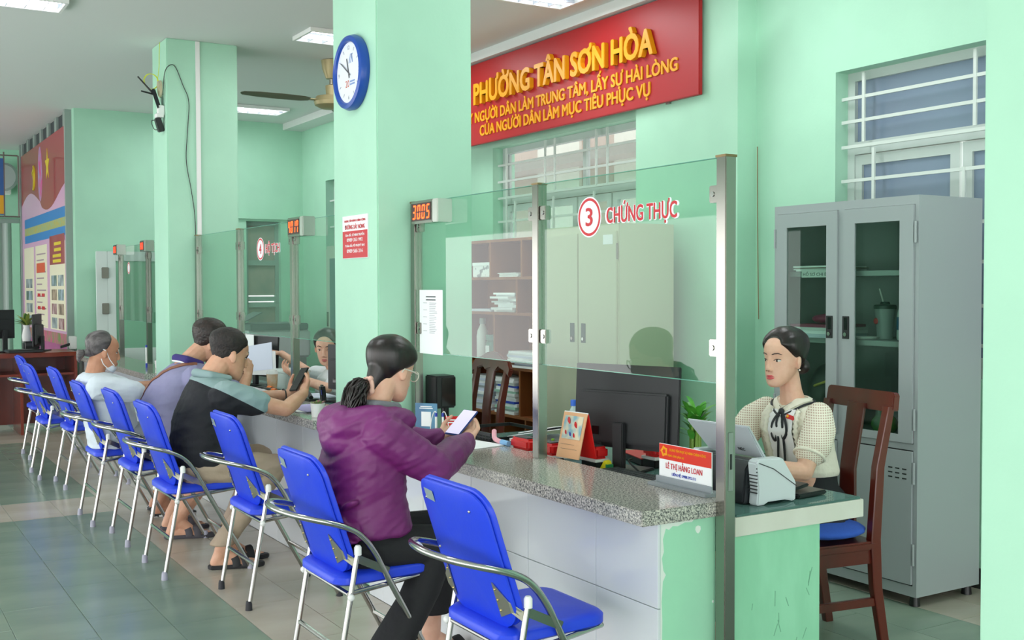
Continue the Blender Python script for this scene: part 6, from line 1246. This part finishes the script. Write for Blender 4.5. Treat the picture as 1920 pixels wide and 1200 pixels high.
# ---- person in the white T-shirt
def person_white():
    yc = 7.47; t = thing('person', 'person in a white T-shirt with grey hair tied back and a mask under the chin', 'person', (1.5, yc, .48))
    C = Vector((1.455, yc, 1.095)); R = R3(.0, .16)
    b = MB(); head_prims(b, C, R, 1.05); b.cap(C+R@Vector((-.025, 0, -.06)), .056, (1.395, yc, .93), .062)
    torso(b, [(.47, 1.37, 1.62, .155), (.6, 1.36, 1.60, .145), (.75, 1.345, 1.58, .145), (.86, 1.34, 1.55, .155), (.925, 1.345, 1.50, .12), (.95, 1.35, 1.46, .06)], yc)
    sR, eR, wR = Vector((1.42, yc-.19, .875)), Vector((1.67, yc-.24, .825)), Vector((1.93, yc-.16, .838)); sL, eL, wL = Vector((1.42, yc+.19, .875)), Vector((1.68, yc+.24, .825)), Vector((1.94, yc+.14, .838))
    for s, e, w_ in ((sR, eR, wR), (sL, eL, wL)): b.chain([(s, .048), (e, .040), (e*.6+w_*.4, .041), (w_, .029)])
    hand(b, wR, (1, .2, .0), (0, 0, -1), -1, (.1, .2, .2)); hand(b, wL, (1, -.2, .0), (0, 0, -1), 1, (.1, .2, .2))
    hips = [(1.52, yc-.09, .52), (1.52, yc+.09, .52)]; knees = [Vector((1.95, yc-.12, .52)), Vector((1.95, yc+.12, .52))]; ank = [Vector((1.78, yc-.12, .10)), Vector((1.82, yc+.12, .10))]
    for h, kn, a in zip(hips, knees, ank): b.chain([(h, .08), (kn, .055), (a, .040)]); foot(b, a, a+Vector((.2, -.03, 0)))
    body = blob('body', b, SK3, t, .005, 2); face_parts(body, C, R, 1.05, mat('lip_brown', '#a8685a', .5), BROW, .9)
    WT = mat('white_cotton', '#cdd7e2', .85, col2='#d6dfe8', scale=4, bump=.4, bscale=11); j = MB()
    torso(j, [(.475, 1.36, 1.66, .19), (.58, 1.345, 1.66, .19), (.70, 1.325, 1.64, .185), (.80, 1.31, 1.61, .195), (.87, 1.305, 1.58, .20), (.92, 1.315, 1.54, .17), (.95, 1.335, 1.50, .10), (.96, 1.345, 1.47, .075)], yc)
    for s, e in ((sR, eR), (sL, eL)): j.chain([(s+Vector((-.03, 0, -.005)), .082), (s*.5+e*.5, .074), (s*.28+e*.72, .068)])
    wrinkle(blob('t_shirt', j, WT, t, .006, 4), .007, ((5, 0, 5), (0, 5, 0), (-5, 0, 13)), 3.3)
    tr = MB(); tr.ell((1.54, yc, .51), (.16, .19, .08))
    for h, kn, a in zip(hips, knees, ank): tr.chain([(h, .10), (kn, .078), (kn*.4+a*.6, .07)])
    blob('shorts', tr, mat('grey_shorts', '#8d929c', .85), t, .008, 3)
    for a in ank: slipper(t, a, a+Vector((.2, -.03, 0)), mat('slipper_check', '#2a2a2c', .7, col2='#e8e8e8', scale=60, detail=0, lo=.55, hi=.56))
    hc = hair_cap('hair', t, C, R, 1.05, HAIRG, [(-.116, -.075), (-.07, -.07), (-.03, -.045), (-.01, -.02), (.0, .0), (.02, .012), (.05, .025), (.08, .03), (.113, .02)], lambda p: .010)
    tie = C+R@Vector((-.122, 0, -.032)); join_hair(hc, MB().cap(C+R@Vector((-.065, 0, -.012)), .045, tie, .016))
    bn = MB()
    for q in range(9): a = q*.7; bn.cap(tie+Vector((-.004, .018*math.cos(a), .012*math.sin(a))), .012, tie+Vector((-.026, .024*math.cos(a), -.012+.026*math.sin(a))), .013).cap(tie+Vector((-.026, .024*math.cos(a), -.012+.026*math.sin(a))), .013, tie+Vector((-.022, .012*math.cos(a), -.042+.010*math.sin(a))), .008)
    blob('hair_bun', bn, HAIRG, t, .004, 1)
    MB().tube([tie+Vector((.0, .021*math.cos(q), .021*math.sin(q))) for q in [2*PI*i/10 for i in range(10)]], .005, n=8, smooth=2, close=True).build('hair_band', BLACKPL, t)
    mk = MB(); mk.loft([(C+R@Vector((.052, 0, -.125)), R@Vector((1, 0, -.3)), .03, (0, 1, 0), .04), (C+R@Vector((.058, 0, -.105)), R@Vector((1, 0, -.3)), .036, (0, 1, 0), .05), (C+R@Vector((.062, 0, -.085)), R@Vector((1, 0, -.3)), .034, (0, 1, 0), .052)], n=24, e=2.2)
    MKM = mat('mask_white', '#c9d2dd', .8); blob('face_mask', mk, MKM, t, .004, 2)
    for s in (-1, 1):
        MB().tube([C+R@Vector(q) for q in ((.07, s*.055, -.085), (.03, s*.074, -.045), (.002, s*.084, .0), (-.02, s*.086, .012))], .0028, n=6, smooth=4).build('mask_loop', PAPER, t); MB().tube([C+R@Vector(q) for q in ((.045, s*.055, -.115), (.0, s*.072, -.085), (-.022, s*.084, -.05))], .0028, n=6, smooth=4).build('mask_loop', PAPER, t)
person_white()

# ---- clerk in the cream blouse
def clerk_cream():
    yc = 3.385; t = thing('person', 'person in a cream blouse with a black neck ribbon seated behind the scanner', 'person', (3.55, yc, .5))
    C = Vector((3.425, yc+.0, 1.195)); R = R3(PI+.06, .05); k = 1.02
    b = MB(); head_prims(b, C, R, k, True); b.cap(C+R@Vector((-.025, 0, -.07)), .045, (3.475, yc, 1.02), .048)
    b.cap((3.47, yc, 1.04), .05, (3.48, yc, .99), .06)
    torso(b, [(.45, 3.70, 3.42, .16), (.6, 3.66, 3.45, .13), (.75, 3.62, 3.41, .13), (.88, 3.59, 3.39, .145), (.97, 3.56, 3.43, .13), (1.01, 3.53, 3.44, .06)], yc)
    sL, eL, wL = Vector((3.47, yc-.165, .955)), Vector((3.335, yc-.205, .745)), Vector((3.05, yc-.10, .785)); sR, eR, wR = Vector((3.46, yc+.165, .955)), Vector((3.32, yc+.175, .80)), Vector((3.04, yc+.08, .785))
    for s, e, w_ in ((sL, eL, wL), (sR, eR, wR)): b.chain([(s, .046), (s*.5+e*.5, .043), (e, .037), (e*.6+w_*.4, .037), (w_, .025)])
    hand(b, wL, (-1, .1, -.02), (0, 0, -1), 1, (.2, .3, .3), .9); hand(b, wR, (-1, 0, -.02), (0, 0, -1), -1, (.2, .3, .3), .9)
    hips = [(3.58, yc-.09, .54), (3.58, yc+.09, .54)]; knees = [Vector((3.16, yc-.09, .55)), Vector((3.16, yc+.09, .55))]; ank = [Vector((3.2, yc-.09, .09)), Vector((3.2, yc+.09, .09))]
    for h, kn, a in zip(hips, knees, ank): b.chain([(h, .075), (kn, .05), (a, .036)]); foot(b, a, a+Vector((-.2, 0, 0)), .9)
    body = blob('body', b, SK4, t, .004, 3); face_parts(body, C, R, k, mat('lip_red', '#d2525a', .35), mat('brow_soft', '#4a3a36', .7), 1.15)
    BL = mat('cream_blouse', '#eae4d4', .8, bump=.35, bscale=40); j = MB()
    torso(j, [(.695, 3.665, 3.44, .15), (.715, 3.665, 3.425, .158), (.80, 3.635, 3.40, .16), (.89, 3.61, 3.375, .168), (.95, 3.595, 3.39, .17), (.99, 3.565, 3.42, .13), (1.015, 3.545, 3.435, .08), (1.025, 3.53, 3.44, .062)], yc)
    bl = blob('blouse', j, BL, t, .005, 3); bv = bvh_of(bl)
    st = mat('blouse_white', '#eeecee', .75)
    strap('front_panel', [(3.40, yc-.02, .985), (3.375, yc-.025, .92), (3.375, yc-.03, .86), (3.39, yc-.03, .78), (3.41, yc-.03, .70)], bv, .13, .003, st, bl)
    for s in (-1, 1):
        f = MB(); pts = [(3.41, yc-.02+s*.075, .985), (3.38, yc-.025+s*.08, .92), (3.38, yc-.03+s*.082, .84), (3.39, yc-.03+s*.08, .74)]
        sn = snap(catmull([Vector(q) for q in pts], 7), bv, .004); rs = []
        for i, (p, n) in enumerate(sn): wv = .014+.008*(i % 2); rs.append([p+Vector((0, wv, 0))+n*.004*(i % 2), p+n*(.012+.006*((i+1) % 2)), p-Vector((0, wv, 0))+n*.004, p-n*.003])
        f.rings(rs).build('ruffle', BL, bl, smooth=True)
    LT = lattice_mat()
    for s, e, nm in ((sL, eL, 'sleeve'), (sR, eR, 'sleeve')):
        o = Vector((0, -.012 if s is sL else .012, 0))
        mm = MB().chain([(s+Vector((.01, -o.y*1.5, .005)), .058), (s*.75+e*.25+o, .070), (s*.5+e*.5+o, .070), (s*.36+e*.64, .064)])
        sv = blob(nm, mm, LT, t, .006, 4)
        d = (e-s).normalized(); c = s*.30+e*.70; a = d.orthogonal().normalized(); bb = d.cross(a)
        MB().tube([c+(a*math.cos(q)+bb*math.sin(q))*.061 for q in [2*PI*i/14 for i in range(14)]], .007, n=8, smooth=2, close=True).build('cuff', BL, sv)
    RB = mat('black_ribbon', '#22242b', .6)
    col = [(3.395, yc-.02, .975), (3.415, yc-.055, 1.0), (3.45, yc-.082, 1.02), (3.50, yc-.085, 1.035), (3.545, yc-.04, 1.045), (3.55, yc+.03, 1.045), (3.50, yc+.08, 1.035), (3.45, yc+.07, 1.02), (3.41, yc+.03, 1.0), (3.395, yc-.015, .975)]
    strap('collar_band', col, bv, .020, .006, BL, bl, 6, .001)
    strap('collar_ribbon', [Vector(q)+(Vector(q)-Vector((3.475, yc-.01, 1.04))).normalized()*Vector((1, 1, .6)).length*.012+Vector((0, 0, -.012)) for q in col], bv, .009, .004, RB, bl, 6, .003)
    kn_ = Vector((3.392, yc-.02, .972)); MB().ell(kn_, (.012, .014, .014)).build('ribbon_knot', RB, bl)
    for path in ([(0, -.008, 0), (-.016, -.02, -.05), (-.012, -.022, -.10), (-.006, -.025, -.17), (.004, -.022, -.25)], [(0, .008, 0), (-.016, .014, -.05), (-.014, .005, -.10), (-.006, .012, -.17), (.004, .018, -.27)], [(-.004, -.01, -.005), (-.02, -.045, -.05), (-.018, -.045, -.09), (-.014, -.02, -.115), (-.010, -.008, -.07), (-.004, -.004, -.01)], [(-.004, .01, -.005), (-.018, .035, -.05), (-.018, .04, -.10), (-.014, .02, -.125), (-.010, .008, -.07)]):
        MB().tube([kn_+Vector(q) for q in path], (.0065, .0018), n=8, smooth=6, flat=(0, 1, 0)).build('ribbon_tail', RB, bl)
    q, n, _, _ = bv.find_nearest(Vector((3.38, yc-.085, .955))); U_ = n.cross(Vector((0, 0, 1))).normalized()*-1; U_ = (U_+Vector((0, 0, -.25))).normalized(); V_ = n.cross(U_).normalized(); V_ = V_ if V_.z > 0 else -V_
    bd = MB().obox(q+n*.010, U_, V_, n, .052, .018, .002).build('name_badge', mat('badge_red', '#d0282e', .4), bl); MB().ell(q+n*.0115-U_*.019*(1 if U_.y > 0 else 1), (.006, .006, .006)).build('badge_emblem', YELLOW, bd)
    sk = MB(); sk.ell((3.58, yc, .56), (.155, .18, .12)).chain([((3.62, yc, .52), .13), ((3.56, yc, .62), .125)]).loft([((3.58, yc, .52), (1, 0, 0), .13, (0, 1, 0), .165), ((3.555, yc, .66), (1, 0, 0), .108, (0, 1, 0), .146), ((3.55, yc, .725), (1, 0, 0), .105, (0, 1, 0), .143)])
    for h, kn, a in zip(hips, knees, ank): sk.chain([(h, .105), (kn*.8+a*.2, .085)])
    sk.chain([((3.55, yc-.16, .50), .055), ((3.48, yc-.15, .49), .05)])
    blob('skirt', sk, mat('black_skirt', '#1c1e22', .85, bump=.2, bscale=14), t, .008, 3)
    hr = hair_cap('hair', t, C, R, k, HAIRB, [(-.116, -.07), (-.06, -.06), (-.03, -.045), (-.012, -.022), (.0, .004), (.018, .028), (.04, .048), (.062, .066), (.075, .062), (.09, .055), (.113, .05)], lambda p: .009+.008*max(0, min(1, (p.z-.0)/.08)))
    blob('hair_bun', MB().ell(C+R@Vector((-.105, 0, -.045)), (.034, .044, .036), R).cap(C+R@Vector((-.075, 0, -.02)), .045, C+R@Vector((-.10, 0, -.04)), .032), HAIRB, t, .004, 3)
    MB().obox(C+R@Vector((.02, .05, .112)), R@Vector((.3, 1, -.5)), R@Vector((1, -.3, 0)), R@Vector((0, .5, 1)), .02, .004, .004).build('hair_pin', CHROME, hr)
    MB().ell(C+R@Vector((-.002, .082, -.047)), (.004,)*3).build('earring', mat('pearl', '#f0ebe2', .2), t)
    MB().tube([(3.425, yc-.045, 1.01), (3.405, yc-.03, .995), (3.398, yc-.015, .985), (3.405, yc+.005, .995)], .0012, n=6, smooth=4).build('necklace', CHROME, t)
clerk_cream()

# ---- clerk in white at counter 4
def clerk_white():
    yc = 7.53; t = thing('person', 'person in a white shirt holding up papers behind the glass of counter 4', 'person', (3.1, yc, .45))
    C = Vector((3.02, yc, 1.07)); R = R3(PI+.95, .22); k = 1.05
    b = MB(); head_prims(b, C, R, k, True); b.cap(C+R@Vector((-.02, 0, -.07)), .048, (3.08, yc, .90), .054)
    torso(b, [(.40, 3.25, 2.98, .16), (.6, 3.22, 3.0, .14), (.75, 3.20, 2.98, .15), (.86, 3.18, 3.0, .14), (.90, 3.14, 3.04, .06)], yc)
    sL, eL, wL = Vector((3.08, yc-.17, .83)), Vector((2.93, yc-.22, .79)), Vector((2.80, yc+.07, .86)); sR, eR, wR = Vector((3.08, yc+.17, .84)), Vector((3.02, yc+.36, .86)), Vector((2.865, yc+.52, 1.00))
    for s, e, w_ in ((sL, eL, wL), (sR, eR, wR)): b.chain([(s, .045), (e, .038), (w_, .026)])
    hand(b, wL, (-.4, .6, .4), (-.2, .4, .8), 1, (.5, .6, .4), .95); hand(b, wR, (-.5, .6, .15), (0, -.3, -.9), -1, (.4, .5, .3), .95)
    for s in (-1, 1): b.chain([((3.15, yc+s*.09, .50), .075), ((2.82, yc+s*.09, .52), .05), ((2.85, yc+s*.09, .08), .036)]); foot(b, (2.85, yc+s*.09, .08), (2.6, yc+s*.09, 0), .9)
    body = blob('body', b, SK4, t, .005, 2); face_parts(body, C, R, k, mat('lip_pink', '#c06a66', .5), BROW, .8)
    j = MB(); torso(j, [(.42, 3.28, 2.96, .18), (.6, 3.25, 2.97, .175), (.75, 3.23, 2.95, .18), (.84, 3.21, 2.97, .175), (.88, 3.17, 3.0, .12), (.905, 3.145, 3.02, .075)], yc)
    for s, e in ((sL, eL), (sR, eR)): j.chain([(s, .076), (s*.4+e*.6, .066)])
    sh = blob('shirt', j, mat('white_shirt', '#e2e4ea', .8, bump=.35, bscale=14), t, .006, 4)
    for s in (-1, 1): MB().add([(3.03, yc+s*.005, .86), (3.06, yc+s*.06, .90), (3.01, yc+s*.09, .87), (2.985, yc+s*.055, .83)], [(0, 1, 2, 3)]).build('collar_flap', mat('white_shirt', '#e2e4ea', .8), sh, smooth=False)
    MB().obox((2.945, yc-.08, .775), (0, 1, 0), (0, 0, 1), (1, 0, 0), .04, .02, .003).build('name_badge', RED, sh)
    hair_cap('hair', t, C, R, k, HAIRB, [(-.116, -.03), (-.06, -.02), (-.02, .0), (.0, .02), (.03, .04), (.06, .06), (.08, .06), (.113, .05)], lambda p: .014)
    pp = thing('held_papers', 'sheet of paper held up behind the glass at counter 4', 'papers', (2.75, 8.1, .9)); MB().obox((2.725, 8.16, .97), (.15, -1, .12), (0, .12, 1), (1, .15, 0), .42, .20, .003).build('sheet', PAPERB, pp, smooth=False); MB().obox((2.735, 8.10, .93), (.15, -1, .05), (0, .05, 1), (1, .15, 0), .40, .18, .003).build('sheet', PAPER2, pp, smooth=False)
    bc = thing('office_chair', 'blue backed office chair behind the person in the white shirt', 'chair', (3.3, yc, 0)); blob('backrest', MB().ell((3.42, yc+.06, .82), (.04, .24, .22)), BLUE, bc, .01); MB().box(3.05, 3.45, yc-.22, yc+.22, .38, .44).build('seat', BLUE, bc, bevel=.02); MB().cyl((3.25, yc, .05), (3.25, yc, .38), .03).build('stem', BLACKPL, bc)
    for q in range(5): MB().cyl((3.25, yc, .08), (3.25+.28*math.cos(q*1.257), yc+.28*math.sin(q*1.257), .03), .02, .015).build('base_spoke', BLACKPL, bc)
    MB().tube([(3.42, yc, .75), (3.45, yc, .5), (3.40, yc, .40), (3.25, yc, .38)], .015, n=8, smooth=4).build('back_support', BLACKPL, bc)
clerk_white()
